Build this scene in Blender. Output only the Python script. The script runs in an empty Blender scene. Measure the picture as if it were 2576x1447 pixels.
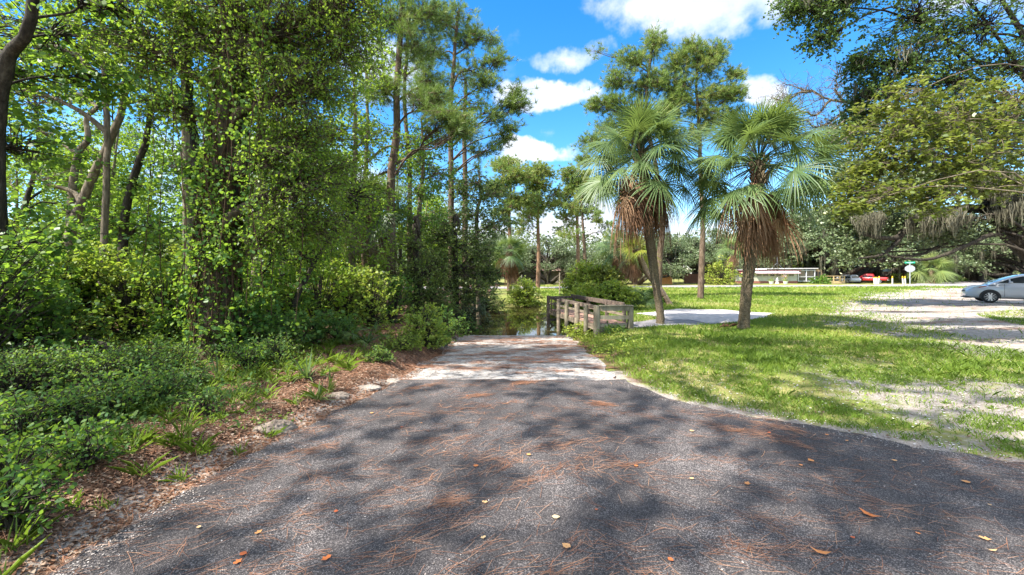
import bpy, math, random
import numpy as np
from mathutils import Vector, Matrix
from mathutils.geometry import delaunay_2d_cdt

random.seed(11)
rng = np.random.default_rng(11)
C = bpy.context.scene.collection
K, HX, HY, CH = 1050.0, 1288.0, 686.0, 1.6      # lens constant, principal column, horizon row, eye height

# ------------------------------------------------------------------ terrain
def sst(a, b, x):
    t = np.clip((np.asarray(x, float) - a) / (b - a), 0, 1)
    return t * t * (3 - 2 * t)

_G = np.random.default_rng(3).random((256, 256))
def vnoise(x, y):
    x = np.asarray(x, float); y = np.asarray(y, float)
    xi = np.floor(x).astype(int); yi = np.floor(y).astype(int)
    fx = x - xi; fy = y - yi
    fx = fx * fx * (3 - 2 * fx); fy = fy * fy * (3 - 2 * fy)
    a = _G[xi % 256, yi % 256]; b = _G[(xi + 1) % 256, yi % 256]
    c = _G[xi % 256, (yi + 1) % 256]; d = _G[(xi + 1) % 256, (yi + 1) % 256]
    return (a * (1 - fx) + b * fx) * (1 - fy) + (c * (1 - fx) + d * fx) * fy
def fbm(x, y, o=3):
    s = 0; a = .5; t = 0
    for i in range(o):
        s = s + a * vnoise(x * 2 ** i + 17 * i, y * 2 ** i + 31 * i); t += a; a *= .5
    return s / t

LY = [-12, 0, 2.2, 2.95, 3.54, 4.4, 5.2, 6.1, 8, 14]
LX = [-4.5, -2.7, -2.42, -2.41, -2.32, -2.12, -1.92, -1.66, -1.6, -1.6]
RY = [-12, -6, -2, .5, 2.3, 3.5, 3.66, 4.2, 4.6, 5.2, 6.25, 8, 14]
RX = [21, 16, 12, 9, 6, 4.3, 3.88, 3.37, 2.69, 2.03, 1.62, 1.7, 1.9]
def xl(y): return np.interp(y, LY, LX)
def xr(y): return np.interp(y, RY, RX)

def H(x, y):
    x = np.asarray(x, float); y = np.asarray(y, float)
    rb = 1.75 + .55 * sst(14, 18, y); lb = -1.6 - 1.7 * sst(13.5, 18, y)
    m = (1 - sst(0, 1.4, x - rb)) * (1 - sst(0, .9, lb - x))
    prof = np.maximum(-.065 * np.clip(y - 6.2, 0, None), -1.2) * (1 - sst(25.6, 28.4, y))
    off = np.maximum(xl(y) - x, x - xr(y))
    rough = sst(.15, 1.2, off)
    n = (fbm(x * .45, y * .45) - .5) * .16 + (fbm(x * 2.2 + 9, y * 2.2) - .5) * .05
    left = sst(.0, .55, xl(y) - x) * (.07 + .10 * vnoise(x * 1.7, y * 1.7)) * (y < 15)
    left = left + .25 * sst(3, 9, xl(y) - x) * np.exp(-((y - 9) / 8) ** 2)
    return prof * m + rough * n + left

def G(px, py):
    """ground point seen at a picture position"""
    dx = (px - HX) / K; dz = -(py - HY) / K
    t = .5
    while t < 700:
        if CH + dz * t <= H(dx * t, t): break
        t *= 1.004
    return np.array([dx * t, t, float(H(dx * t, t))])
def P(px, py, Y): return np.array([(px - HX) / K * Y, Y, CH - (py - HY) / K * Y])

def inpoly(x, y, poly):
    x = np.asarray(x); y = np.asarray(y)
    r = np.zeros(x.shape, bool); n = len(poly)
    for i in range(n):
        x1, y1 = poly[i]; x2, y2 = poly[(i + 1) % n]
        if y1 == y2: continue
        c = ((y1 > y) != (y2 > y)) & (x < (x2 - x1) * (y - y1) / (y2 - y1) + x1)
        r ^= c
    return r

# ------------------------------------------------------------------ objects
def tag(o, label=None, cat=None, group=None, kind=None):
    if label: o['label'] = label
    if cat: o['category'] = cat
    if group: o['group'] = group
    if kind: o['kind'] = kind
    return o
def empty(name, loc, label, cat, group=None, rz=0):
    o = bpy.data.objects.new(name, None); C.objects.link(o)
    o.location = [float(v) for v in loc]; o.rotation_euler = (0, 0, rz)
    o.empty_display_size = .2
    return tag(o, label, cat, group)
def copy_tree(o, parent=None):
    c = o.copy(); C.objects.link(c); c.parent = parent
    for ch in list(o.children): copy_tree(ch, c)
    return c
def npmesh(name, V, counts, loops, mat, parent=None, v=None, smooth=False, mats=None, mi=None):
    me = bpy.data.meshes.new(name)
    V = np.asarray(V, np.float32).reshape(-1, 3)
    counts = np.asarray(counts, np.int32); loops = np.asarray(loops, np.int32)
    me.vertices.add(len(V)); me.vertices.foreach_set('co', V.ravel())
    me.loops.add(len(loops)); me.loops.foreach_set('vertex_index', loops)
    me.polygons.add(len(counts))
    st = np.zeros(len(counts), np.int32); st[1:] = np.cumsum(counts)[:-1]
    me.polygons.foreach_set('loop_start', st); me.polygons.foreach_set('loop_total', counts)
    if smooth: me.polygons.foreach_set('use_smooth', np.ones(len(counts), bool))
    if v is not None:
        a = me.attributes.new('v', 'FLOAT', 'FACE'); a.data.foreach_set('value', np.asarray(v, np.float32))
    me.materials.append(mat)
    if mats:
        for m_ in mats: me.materials.append(m_)
        me.polygons.foreach_set('material_index', np.asarray(mi, np.int32))
    me.update(calc_edges=True); me.validate()
    o = bpy.data.objects.new(name, me); C.objects.link(o)
    if parent is not None: o.parent = parent
    return o

class MB:
    def __init__(s): s.V = []; s.F = []
    def add(s, vs, fs):
        n = len(s.V); s.V += [tuple(v) for v in vs]; s.F += [tuple(i + n for i in f) for f in fs]; return s
    def box(s, c, d, rz=0, jit=0):
        cx, cy, cz = c; a, b, h = d[0] / 2, d[1] / 2, d[2] / 2; co, si = math.cos(rz), math.sin(rz); vs = []
        for z in (-h, h):
            for x, y in ((-a, -b), (a, -b), (a, b), (-a, b)):
                vs.append((cx + x * co - y * si + random.uniform(-jit, jit), cy + x * si + y * co + random.uniform(-jit, jit), cz + z))
        return s.add(vs, [(3, 2, 1, 0), (4, 5, 6, 7), (0, 1, 5, 4), (1, 2, 6, 5), (2, 3, 7, 6), (3, 0, 4, 7)])
    def bar(s, p, q, w, h):
        p = Vector(p); q = Vector(q); d = (q - p).normalized(); up = Vector((0, 0, 1))
        if abs(d.z) > .95: up = Vector((0, 1, 0))
        sd = d.cross(up).normalized(); up = sd.cross(d).normalized()
        vs = [e + sd * a * w / 2 + up * b * h / 2 for e in (p, q) for a, b in ((-1, -1), (1, -1), (1, 1), (-1, 1))]
        return s.add(vs, [(3, 2, 1, 0), (4, 5, 6, 7), (0, 1, 5, 4), (1, 2, 6, 5), (2, 3, 7, 6), (3, 0, 4, 7)])
    def tube(s, pts, rad, n=10):
        V, cnt, L = tubes(np.array([pts], float), np.array([rad], float), n)
        k = len(s.V); s.V += [tuple(v) for v in V]; i = 0
        for c in cnt: s.F.append(tuple(int(t) + k for t in L[i:i + c])); i += c
        return s
    def disc(s, c, axis, r, t, n=20):
        a = Vector(axis).normalized(); u = a.orthogonal().normalized(); w = a.cross(u); c = Vector(c); vs = []
        for k in (-.5, .5):
            vs += [c + a * t * k + (u * math.cos(6.28318 * i / n) + w * math.sin(6.28318 * i / n)) * r for i in range(n)]
        return s.add(vs, [tuple(range(n))[::-1], tuple(range(n, 2 * n))] + [(i, (i + 1) % n, n + (i + 1) % n, n + i) for i in range(n)])
    def build(s, name, mat, parent=None, bevel=0, smooth=False):
        me = bpy.data.meshes.new(name); me.from_pydata([tuple(float(x) for x in v) for v in s.V], [], s.F); me.materials.append(mat); me.update()
        if smooth:
            for p in me.polygons: p.use_smooth = True
        o = bpy.data.objects.new(name, me); C.objects.link(o)
        if parent is not None: o.parent = parent
        if bevel:
            b = o.modifiers.new('b', 'BEVEL'); b.width = bevel; b.segments = 2; b.limit_method = 'ANGLE'
        return o

def tubes(paths, radii, sides=5, cap=True):
    """paths (n,m,3), radii (n,m) -> verts, counts, loops"""
    n, m, _ = paths.shape
    T = np.gradient(paths, axis=1); T /= np.linalg.norm(T, axis=2, keepdims=True) + 1e-9
    mean = T.mean(1); ref = np.where((np.abs(mean[:, 2]) > .7)[:, None], [1., 0, 0], [0, 0, 1.])
    U = np.cross(T, ref[:, None, :]); U /= np.linalg.norm(U, axis=2, keepdims=True) + 1e-9
    W = np.cross(T, U)
    a = np.arange(sides) / sides * 2 * np.pi
    V = paths[:, :, None, :] + radii[:, :, None, None] * (U[:, :, None, :] * np.cos(a)[None, None, :, None] + W[:, :, None, :] * np.sin(a)[None, None, :, None])
    idx = np.arange(n * m * sides).reshape(n, m, sides)
    A = idx[:, :-1, :]; B = np.roll(A, -1, 2); D = idx[:, 1:, :]; E = np.roll(D, -1, 2)
    Q = np.stack([A, D, E, B], -1).reshape(-1, 4)
    counts = np.full(len(Q), 4); loops = Q.ravel()
    if cap and sides >= 6:
        counts = np.concatenate([counts, np.full(n, sides)]); loops = np.concatenate([loops, idx[:, -1, :].ravel()])
    return V.reshape(-1, 3), counts, loops

class TB:
    """collects tubes and leaf polygons"""
    def __init__(s): s.V = []; s.c = []; s.l = []; s.v = []; s.n = 0
    def add(s, V, c, l, v=None):
        if len(V) == 0: return
        s.V.append(V); s.c.append(c); s.l.append(np.asarray(l) + s.n); s.n += len(V)
        s.v.append(np.zeros(len(c)) if v is None else v)
    def tubes(s, paths, radii, sides=5): s.add(*tubes(np.asarray(paths, float), np.asarray(radii, float), sides))
    def path(s, pts, rad, sides=8, m=14, wob=0):
        p, r = smooth_path(pts, rad, m)
        if wob: p = p + rng.normal(0, wob, p.shape) * np.linspace(0, 1, m)[:, None]
        s.tubes(p[None], r[None], sides); return p
    def build(s, name, mat, parent=None, smooth=False):
        return npmesh(name, np.concatenate(s.V), np.concatenate(s.c), np.concatenate(s.l), mat, parent, np.concatenate(s.v), smooth)

def smooth_path(pts, rad, m):
    pts = np.array(pts, float); rad = np.array(rad, float); n = len(pts)
    if n == 2: pts = np.array([pts[0], pts.mean(0), pts[1]]); rad = np.array([rad[0], rad.mean(), rad[1]]); n = 3
    P4 = np.vstack([2 * pts[0] - pts[1], pts, 2 * pts[-1] - pts[-2]])
    t = np.linspace(0, n - 1 - 1e-6, m); i = t.astype(int); f = (t - i)[:, None]
    a, b, c, d = P4[i], P4[i + 1], P4[i + 2], P4[i + 3]
    p = .5 * (2 * b + (c - a) * f + (2 * a - 5 * b + 4 * c - d) * f ** 2 + (3 * b - a - 3 * c + d) * f ** 3)
    return p, np.interp(t, range(n), rad)

def unit(v): return v / (np.linalg.norm(v, axis=-1, keepdims=True) + 1e-9)
HEX = np.array([[0, 0], [.3, .42], [.65, .38], [1, 0], [.65, -.38], [.3, -.42]])
DIA = np.array([[0, 0], [.45, .42], [1, 0], [.45, -.42]])
LOBE = np.array([[0, 0], [.2, .3], [.45, .22], [.6, .45], [.75, .2], [1, 0], [.75, -.2], [.6, -.45], [.45, -.22], [.2, -.3]])
def leafpoly(pos, size, up=.7, shape=DIA, aspect=.55, droop=.2, fold=.12, along=None):
    """one small leaf polygon per position -> verts,counts,loops"""
    n = len(pos); size = np.broadcast_to(size, (n,))
    N = unit(rng.normal(0, 1, (n, 3)) * (1 - up * .6) + np.array([0, 0, up * 1.6]))
    D = rng.normal(0, 1, (n, 3)); D[:, 2] -= droop * 2
    if along is not None: D = D * .8 + along
    D = unit(D - N * (D * N).sum(1, keepdims=True)); S = np.cross(N, D)
    k = len(shape)
    V = pos[:, None, :] + size[:, None, None] * (D[:, None, :] * shape[None, :, 0, None] + S[:, None, :] * (shape[None, :, 1, None] * aspect * 2))
    V = V - N[:, None, :] * (size[:, None, None] * fold * (np.abs(shape[:, 0] - .4) ** 2 * 2)[None, :, None])
    return V.reshape(-1, 3), np.full(n, k), np.arange(n * k)
def needles(pos, dirs, nn, L, w, spread=.7):
    """bursts of thin pointed triangles"""
    n = len(pos)
    p = np.repeat(pos, nn, 0); d = unit(np.repeat(dirs, nn, 0) + rng.normal(0, spread, (n * nn, 3)))
    s = unit(np.cross(d, rng.normal(0, 1, d.shape))) * w / 2
    l = L * rng.uniform(.7, 1.1, (n * nn, 1))
    base = p + rng.normal(0, L * .12, p.shape)
    V = np.stack([base - s, base + s, base + d * l], 1)
    return V.reshape(-1, 3), np.full(n * nn, 3), np.arange(n * nn * 3)

# ------------------------------------------------------------------ materials
def newmat(name):
    m = bpy.data.materials.new(name); m.use_nodes = True
    return m, m.node_tree.nodes, m.node_tree.links, m.node_tree.nodes['Principled BSDF']
def node(ns, t, **kw):
    n = ns.new(t)
    for k, v in kw.items():
        if k in n.inputs: n.inputs[k].default_value = v
        else: setattr(n, k, v)
    return n
def ramp(ns, pts):
    r = ns.new('ShaderNodeValToRGB'); e = r.color_ramp.elements
    while len(e) < len(pts): e.new(.5)
    for el, (p, c) in zip(e, pts): el.position = p; el.color = (*c, 1)
    return r
def mat(name, col, rough=.6, var=.2, scale=6, bump=0, metal=0, coat=0, detail=6, stretch=(1, 1, 1), bscale=None, spec=.5, col2=None):
    m, ns, ln, b = newmat(name)
    tc = ns.new('ShaderNodeTexCoord'); mp = ns.new('ShaderNodeMapping'); mp.inputs['Scale'].default_value = stretch
    ln.new(tc.outputs['Object'], mp.inputs['Vector'])
    nz = node(ns, 'ShaderNodeTexNoise', Scale=scale, Detail=detail, Roughness=.6); ln.new(mp.outputs['Vector'], nz.inputs['Vector'])
    c2 = col2 or [min(1, c * (1 + var)) for c in col]
    r = ramp(ns, [(.3, [c * (1 - var) for c in col]), (.7, c2)])
    ln.new(nz.outputs['Fac'], r.inputs['Fac']); ln.new(r.outputs['Color'], b.inputs['Base Color'])
    b.inputs['Roughness'].default_value = rough; b.inputs['Metallic'].default_value = metal
    b.inputs['Coat Weight'].default_value = coat; b.inputs['Specular IOR Level'].default_value = spec
    if bump:
        n2 = node(ns, 'ShaderNodeTexNoise', Scale=bscale or scale * 3, Detail=6); ln.new(mp.outputs['Vector'], n2.inputs['Vector'])
        bp = node(ns, 'ShaderNodeBump', Strength=bump, Distance=.03); ln.new(n2.outputs['Fac'], bp.inputs['Height']); ln.new(bp.outputs['Normal'], b.inputs['Normal'])
    return m
def leafmat(name, cols, trans=(.25, .4, .03), tf=.35, rough=.45, spec=.3):
    if 'leaves' in name or 'needle' in name or 'shrub' in name: cols = [tuple(min(.6, c * (1.3 + .25 * (i == 0))) for c in q) for i, q in enumerate(cols)]
    m, ns, ln, b = newmat(name)
    at = ns.new('ShaderNodeAttribute'); at.attribute_name = 'v'
    r = ramp(ns, [(i / (len(cols) - 1), c) for i, c in enumerate(cols)])
    ln.new(at.outputs['Fac'], r.inputs['Fac']); ln.new(r.outputs['Color'], b.inputs['Base Color'])
    b.inputs['Roughness'].default_value = rough; b.inputs['Specular IOR Level'].default_value = spec
    t = ns.new('ShaderNodeBsdfTranslucent'); mx = ns.new('ShaderNodeMix'); mx.data_type = 'RGBA'
    mx.inputs[0].default_value = .6
    ln.new(r.outputs['Color'], mx.inputs[6]); mx.inputs[7].default_value = (*trans, 1); ln.new(mx.outputs[2], t.inputs['Color'])
    ms = ns.new('ShaderNodeMixShader'); ms.inputs[0].default_value = tf
    ln.new(b.outputs[0], ms.inputs[1]); ln.new(t.outputs[0], ms.inputs[2])
    ln.new(ms.outputs[0], ns['Material Output'].inputs['Surface'])
    return m
def barkmat(name, col, col2, scale=5, bump=.6, rings=0):
    m, ns, ln, b = newmat(name)
    tc = ns.new('ShaderNodeTexCoord'); mp = ns.new('ShaderNodeMapping'); mp.inputs['Scale'].default_value = (1, 1, .22) if not rings else (1, 1, 1)
    ln.new(tc.outputs['Object'], mp.inputs['Vector'])
    nz = node(ns, 'ShaderNodeTexNoise', Scale=scale * 3, Detail=8, Roughness=.7); ln.new(mp.outputs['Vector'], nz.inputs['Vector'])
    n2 = node(ns, 'ShaderNodeTexNoise', Scale=1.3, Detail=4); ln.new(tc.outputs['Object'], n2.inputs['Vector'])
    r = ramp(ns, [(.32, [c * .35 for c in col]), (.52, col), (.72, col2)])
    h = nz.outputs['Fac']
    if rings:
        wv = node(ns, 'ShaderNodeTexWave', Scale=rings, Distortion=3.0); wv.bands_direction = 'Z'; wv.inputs['Detail'].default_value = 3; wv.inputs['Detail Scale'].default_value = 2
        ln.new(tc.outputs['Object'], wv.inputs['Vector'])
        mx = node(ns, 'ShaderNodeMath', operation='MULTIPLY_ADD'); ln.new(wv.outputs['Fac'], mx.inputs[0]); mx.inputs[1].default_value = .25
        ma = node(ns, 'ShaderNodeMath', operation='MULTIPLY'); ln.new(nz.outputs['Fac'], ma.inputs[0]); ma.inputs[1].default_value = .78; ln.new(ma.outputs[0], mx.inputs[2]); h = mx.outputs[0]
    ln.new(h, r.inputs['Fac'])
    r2 = ramp(ns, [(.35, (.75, .75, .75)), (.7, (1.0, 1.05, .9))]); ln.new(n2.outputs['Fac'], r2.inputs['Fac'])
    mm = ns.new('ShaderNodeMix'); mm.data_type = 'RGBA'; mm.blend_type = 'MULTIPLY'; mm.inputs[0].default_value = 1
    ln.new(r.outputs['Color'], mm.inputs[6]); ln.new(r2.outputs['Color'], mm.inputs[7]); ln.new(mm.outputs[2], b.inputs['Base Color'])
    b.inputs['Roughness'].default_value = .9; b.inputs['Specular IOR Level'].default_value = .2
    bp = node(ns, 'ShaderNodeBump', Strength=bump, Distance=.05); ln.new(h, bp.inputs['Height']); ln.new(bp.outputs['Normal'], b.inputs['Normal'])
    return m

M = {}
M['leaf_fresh'] = leafmat('fresh leaves', [(.05, .10, .014), (.095, .165, .02), (.15, .22, .026), (.25, .29, .04)], (.44, .62, .05), .5)
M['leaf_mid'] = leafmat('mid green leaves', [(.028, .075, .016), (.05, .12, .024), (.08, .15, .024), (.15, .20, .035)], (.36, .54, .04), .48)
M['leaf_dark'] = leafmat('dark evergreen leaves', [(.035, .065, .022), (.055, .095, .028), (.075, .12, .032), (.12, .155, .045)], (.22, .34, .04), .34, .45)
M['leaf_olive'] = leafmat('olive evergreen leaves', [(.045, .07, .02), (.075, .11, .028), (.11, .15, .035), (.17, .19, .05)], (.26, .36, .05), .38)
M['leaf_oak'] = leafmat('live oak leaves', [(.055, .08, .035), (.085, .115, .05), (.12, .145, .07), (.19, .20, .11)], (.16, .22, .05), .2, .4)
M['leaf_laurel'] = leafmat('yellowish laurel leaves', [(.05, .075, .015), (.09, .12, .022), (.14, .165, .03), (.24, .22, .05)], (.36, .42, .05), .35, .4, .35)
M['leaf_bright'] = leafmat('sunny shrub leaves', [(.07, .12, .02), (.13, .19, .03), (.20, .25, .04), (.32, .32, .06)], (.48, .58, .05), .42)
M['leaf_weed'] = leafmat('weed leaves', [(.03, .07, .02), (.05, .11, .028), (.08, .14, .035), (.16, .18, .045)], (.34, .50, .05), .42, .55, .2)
M['needle'] = leafmat('pine needles green', [(.06, .10, .025), (.085, .14, .035), (.13, .19, .045), (.22, .23, .06)], (.28, .40, .06), .32, .5)
M['grass'] = leafmat('grass blades', [(.09, .15, .02), (.15, .23, .028), (.22, .31, .04), (.36, .34, .10)], (.3, .46, .04), .35, .5, .3)
M['palm'] = leafmat('palm fronds', [(.05, .09, .035), (.085, .14, .05), (.12, .18, .055), (.21, .25, .07)], (.28, .38, .06), .3, .4, .35)
M['palm_new'] = leafmat('young palm fronds', [(.10, .16, .03), (.18, .24, .03), (.28, .30, .04), (.36, .34, .08)], (.4, .5, .04), .3, .35, .5)
M['palm_dead'] = leafmat('dead palm fronds', [(.08, .042, .024), (.15, .08, .045), (.24, .135, .075), (.40, .27, .17)], (.3, .12, .04), .2, .7, .2)
M['moss'] = leafmat('spanish moss', [(.07, .068, .045), (.11, .105, .07), (.16, .15, .105), (.21, .195, .14)], (.16, .15, .09), .2, .9, .1)
M['vine_tan'] = leafmat('dry vine stems', [(.08, .05, .03), (.13, .085, .05), (.2, .14, .09), (.25, .2, .13)], (.2, .14, .08), .1, .9, .1)
M['litter'] = leafmat('dry leaf litter', [(.07, .036, .022), (.14, .07, .04), (.23, .14, .09), (.42, .32, .24)], (.3, .15, .06), .1, .8, .2)
M['orange_needle'] = leafmat('fallen pine needles', [(.10, .045, .025), (.18, .08, .045), (.27, .125, .07), (.36, .21, .13)], (.3, .12, .04), .1, .7, .2)
M['orange_leaf'] = leafmat('fallen orange leaves', [(.30, .07, .03), (.45, .14, .04), (.5, .22, .08), (.5, .36, .2)], (.5, .16, .04), .15, .6, .3)
M['bark_grey'] = barkmat('grey bark', (.17, .135, .10), (.34, .28, .22), 5)
M['bark_vine'] = barkmat('vine covered bark', (.10, .075, .05), (.22, .17, .12), 5)
M['bark_dark'] = barkmat('dark bark', (.05, .04, .032), (.13, .11, .09), 6)
M['bark_pine'] = barkmat('pine bark', (.14, .095, .07), (.29, .22, .18), 5)
M['bark_red'] = barkmat('reddish bark', (.25, .14, .09), (.42, .3, .22), 6)
M['bark_palm'] = barkmat('palm trunk', (.19, .14, .09), (.44, .35, .24), 9, 1.4, 11)
M['bark_pale'] = barkmat('pale leaning bark', (.30, .2, .15), (.5, .4, .32), 7, .5, 7)

# ------------------------------------------------------------------ setting
SUN_EL = math.radians(52); SUN_DIR = np.array([-.90, -.43, 0.]); SUN_DIR /= np.linalg.norm(SUN_DIR)
def make_world():
    sc = bpy.context.scene; w = bpy.data.worlds.new('World'); sc.world = w; w.use_nodes = True
    ns, ln = w.node_tree.nodes, w.node_tree.links; bg = ns['Background']
    sky = ns.new('ShaderNodeTexSky'); sky.sky_type = 'NISHITA'; sky.sun_disc = False
    sky.sun_elevation = SUN_EL; sky.sun_rotation = math.atan2(SUN_DIR[0], SUN_DIR[1]) % (2 * math.pi)
    sky.air_density = 1.0; sky.dust_density = .1; sky.ozone_density = 2.5
    hs = node(ns, 'ShaderNodeHueSaturation', Saturation=1.38, Value=.74); ln.new(sky.outputs[0], hs.inputs['Color'])
    tc = ns.new('ShaderNodeTexCoord'); nrm = ns.new('ShaderNodeVectorMath'); nrm.operation = 'NORMALIZE'; ln.new(tc.outputs['Generated'], nrm.inputs[0])
    sp = ns.new('ShaderNodeSeparateXYZ'); ln.new(nrm.outputs[0], sp.inputs[0])
    def mth(op, a, b=None, c=None):
        n = ns.new('ShaderNodeMath'); n.operation = op
        for i, v in enumerate((a, b, c)):
            if v is None: continue
            if isinstance(v, (int, float)): n.inputs[i].default_value = v
            else: ln.new(v, n.inputs[i])
        return n.outputs[0]
    wn = node(ns, 'ShaderNodeTexNoise', Scale=3.4, Detail=6, Roughness=.6); ln.new(nrm.outputs[0], wn.inputs['Vector'])
    wc = ns.new('ShaderNodeSeparateColor'); ln.new(wn.outputs['Color'], wc.inputs[0])
    az = mth('MULTIPLY', mth('ARCTAN2', sp.outputs[0], sp.outputs[1]), 57.2958); az = mth('ADD', az, mth('MULTIPLY', mth('SUBTRACT', wc.outputs[0], .5), 22.0))
    el = mth('MULTIPLY', mth('ARCSINE', sp.outputs[2]), 57.2958); el = mth('ADD', el, mth('MULTIPLY', mth('SUBTRACT', wc.outputs[1], .5), 12.0))
    # cloud layer seen in perspective: direction / (z + .15)
    dv = ns.new('ShaderNodeVectorMath'); dv.operation = 'SCALE'; ln.new(nrm.outputs[0], dv.inputs[0]); ln.new(mth('DIVIDE', 1.0, mth('ADD', mth('MAXIMUM', sp.outputs[2], 0.0), .16)), dv.inputs['Scale'])
    nz = node(ns, 'ShaderNodeTexNoise', Scale=2.1, Detail=9, Roughness=.55, Distortion=.3); ln.new(dv.outputs[0], nz.inputs['Vector'])
    cl = None
    #          az, el, half widths
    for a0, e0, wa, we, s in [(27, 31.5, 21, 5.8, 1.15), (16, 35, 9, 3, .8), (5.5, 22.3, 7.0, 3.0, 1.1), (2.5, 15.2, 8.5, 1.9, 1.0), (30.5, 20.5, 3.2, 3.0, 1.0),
                            (0, 4, 60, 5.5, .9), (-18, 25, 9, 6, .75), (-30, 12, 22, 6, .8), (9, 27, 5, 1.6, .45), (12, 9.5, 7, 2.2, .9), (60, 25, 18, 8, .9), (140, 45, 75, 32, 1.3), (-140, 45, 70, 34, 1.2), (0, 78, 400, 26, 1.2), (-85, 50, 32, 14, .9)]:  # high wide ones at the end: unseen clouds added to lift and neutralise ambient
        dx = mth('DIVIDE', mth('SUBTRACT', az, float(a0)), float(wa)); dy = mth('DIVIDE', mth('SUBTRACT', el, float(e0)), float(we))
        g = mth('MULTIPLY', mth('MAXIMUM', mth('SUBTRACT', 1.0, mth('ADD', mth('MULTIPLY', dx, dx), mth('MULTIPLY', dy, dy))), 0.0), float(s))
        cl = g if cl is None else mth('MAXIMUM', cl, g)
    n3 = node(ns, 'ShaderNodeTexNoise', Scale=9.0, Detail=8, Roughness=.6); ln.new(nrm.outputs[0], n3.inputs['Vector'])
    wob = mth('ADD', mth('MULTIPLY', mth('SUBTRACT', nz.outputs['Fac'], .5), 1.6), mth('MULTIPLY', mth('SUBTRACT', n3.outputs['Fac'], .5), 1.3))
    dens = mth('ADD', mth('MULTIPLY', cl, 1.25), wob)
    mr = ns.new('ShaderNodeMapRange'); mr.interpolation_type = 'SMOOTHSTEP'; ln.new(dens, mr.inputs[0]); mr.inputs[1].default_value = .28; mr.inputs[2].default_value = 1.0
    n4 = node(ns, 'ShaderNodeTexNoise', Scale=6.0, Detail=6); mp = ns.new('ShaderNodeMapping'); mp.inputs['Location'].default_value = (.0, .0, .12); ln.new(nrm.outputs[0], mp.inputs[0]); ln.new(mp.outputs[0], n4.inputs['Vector'])
    fill_gain = ns.new('ShaderNodeMapRange'); ln.new(mth('SUBTRACT', sp.outputs[1], mth('MULTIPLY', sp.outputs[2], .25)), fill_gain.inputs[0]); fill_gain.inputs[1].default_value = .45; fill_gain.inputs[2].default_value = -.5; fill_gain.inputs[3].default_value = 1.0; fill_gain.inputs[4].default_value = 1.75  # added gain: clouds behind the viewer shine brighter as ambient fill
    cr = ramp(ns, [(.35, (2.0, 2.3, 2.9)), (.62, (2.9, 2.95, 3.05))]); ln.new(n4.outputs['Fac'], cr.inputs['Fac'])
    mx = ns.new('ShaderNodeMix'); mx.data_type = 'RGBA'; ln.new(mr.outputs[0], mx.inputs[0]); ln.new(hs.outputs[0], mx.inputs[6]); cs = ns.new('ShaderNodeVectorMath'); cs.operation = 'SCALE'; ln.new(cr.outputs[0], cs.inputs[0]); ln.new(fill_gain.outputs[0], cs.inputs['Scale']); ln.new(cs.outputs[0], mx.inputs[7])
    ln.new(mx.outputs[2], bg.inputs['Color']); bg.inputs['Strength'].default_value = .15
    L = bpy.data.lights.new('sun', 'SUN'); L.energy = 4.5; L.angle = math.radians(.55); L.color = (1, .95, .87)
    lo = bpy.data.objects.new('sun', L); C.objects.link(lo)
    d = Vector((SUN_DIR[0] * math.cos(SUN_EL), SUN_DIR[1] * math.cos(SUN_EL), math.sin(SUN_EL)))
    lo.rotation_euler = d.to_track_quat('Z', 'Y').to_euler(); lo.location = (0, 0, 40)
make_world()

cam = bpy.data.cameras.new('camera'); co = bpy.data.objects.new('camera', cam); C.objects.link(co)
co.location = (0, 0, CH); co.rotation_euler = (math.pi / 2, 0, 0)
cam.sensor_width = 36; cam.lens = 36 * K / 2576; cam.shift_y = -(723.5 - HY) / 2576; cam.clip_end = 2000; cam.clip_start = .05
sc = bpy.context.scene; sc.camera = co
sc.view_settings.view_transform = 'Standard'; sc.view_settings.look = 'None'; sc.view_settings.exposure = 1.68; sc.view_settings.gamma = 1
sc.cycles.max_bounces = 8; sc.cycles.diffuse_bounces = 6; sc.cycles.transmission_bounces = 6; sc.cycles.transparent_max_bounces = 8
sc.cycles.sample_clamp_indirect = 6; sc.cycles.use_denoising = True

LOT = [(60, 44), (42, 43), (29, 34), (20.5, 26), (15.5, 20.5), (12.4, 16.2), (10.6, 13), (9.6, 11.2), (9.0, 9.6), (9.4, 8.2), (10.3, 6.6), (13, 3.5), (22, -6), (60, -6)]
ISLE = [tuple(G(a, b)[:2]) for a, b in ((2455, 790), (2576, 782), (2680, 800), (2700, 828), (2576, 822), (2500, 806))]
PAD = [tuple(G(a, b)[:2]) for a, b in ((1598, 790), (1700, 778), (1820, 780), (1952, 789), (1925, 800), (1880, 810), (1770, 814), (1765, 812), (1730, 805), (1690, 806))]
WALK = [tuple(G(a, b)[:2]) for a, b in ((1590, 812), (1640, 806), (1730, 803), (1790, 806), (1880, 806), (1760, 818), (1690, 820), (1640, 824), (1592, 826))]
ROADP = [(-260, 30), (-80, 36), (0, 41.2), (18, 44), (48, 47.2), (58, 46), (62, 40), (130, 36), (130, 62), (110, 90), (92, 120), (84, 180), (76, 180), (76, 120), (74, 90), (70, 68), (52, 55.5), (18, 50.2), (0, 47), (-80, 42), (-260, 36)]
def near_ramp(x, y): return (y > 6.2) & (y < 14.4) & (x > xl(y)) & (x < xr(y))
def on_asph(x, y): return (y <= 6.2) & (x > xl(y)) & (x < xr(y))

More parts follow.
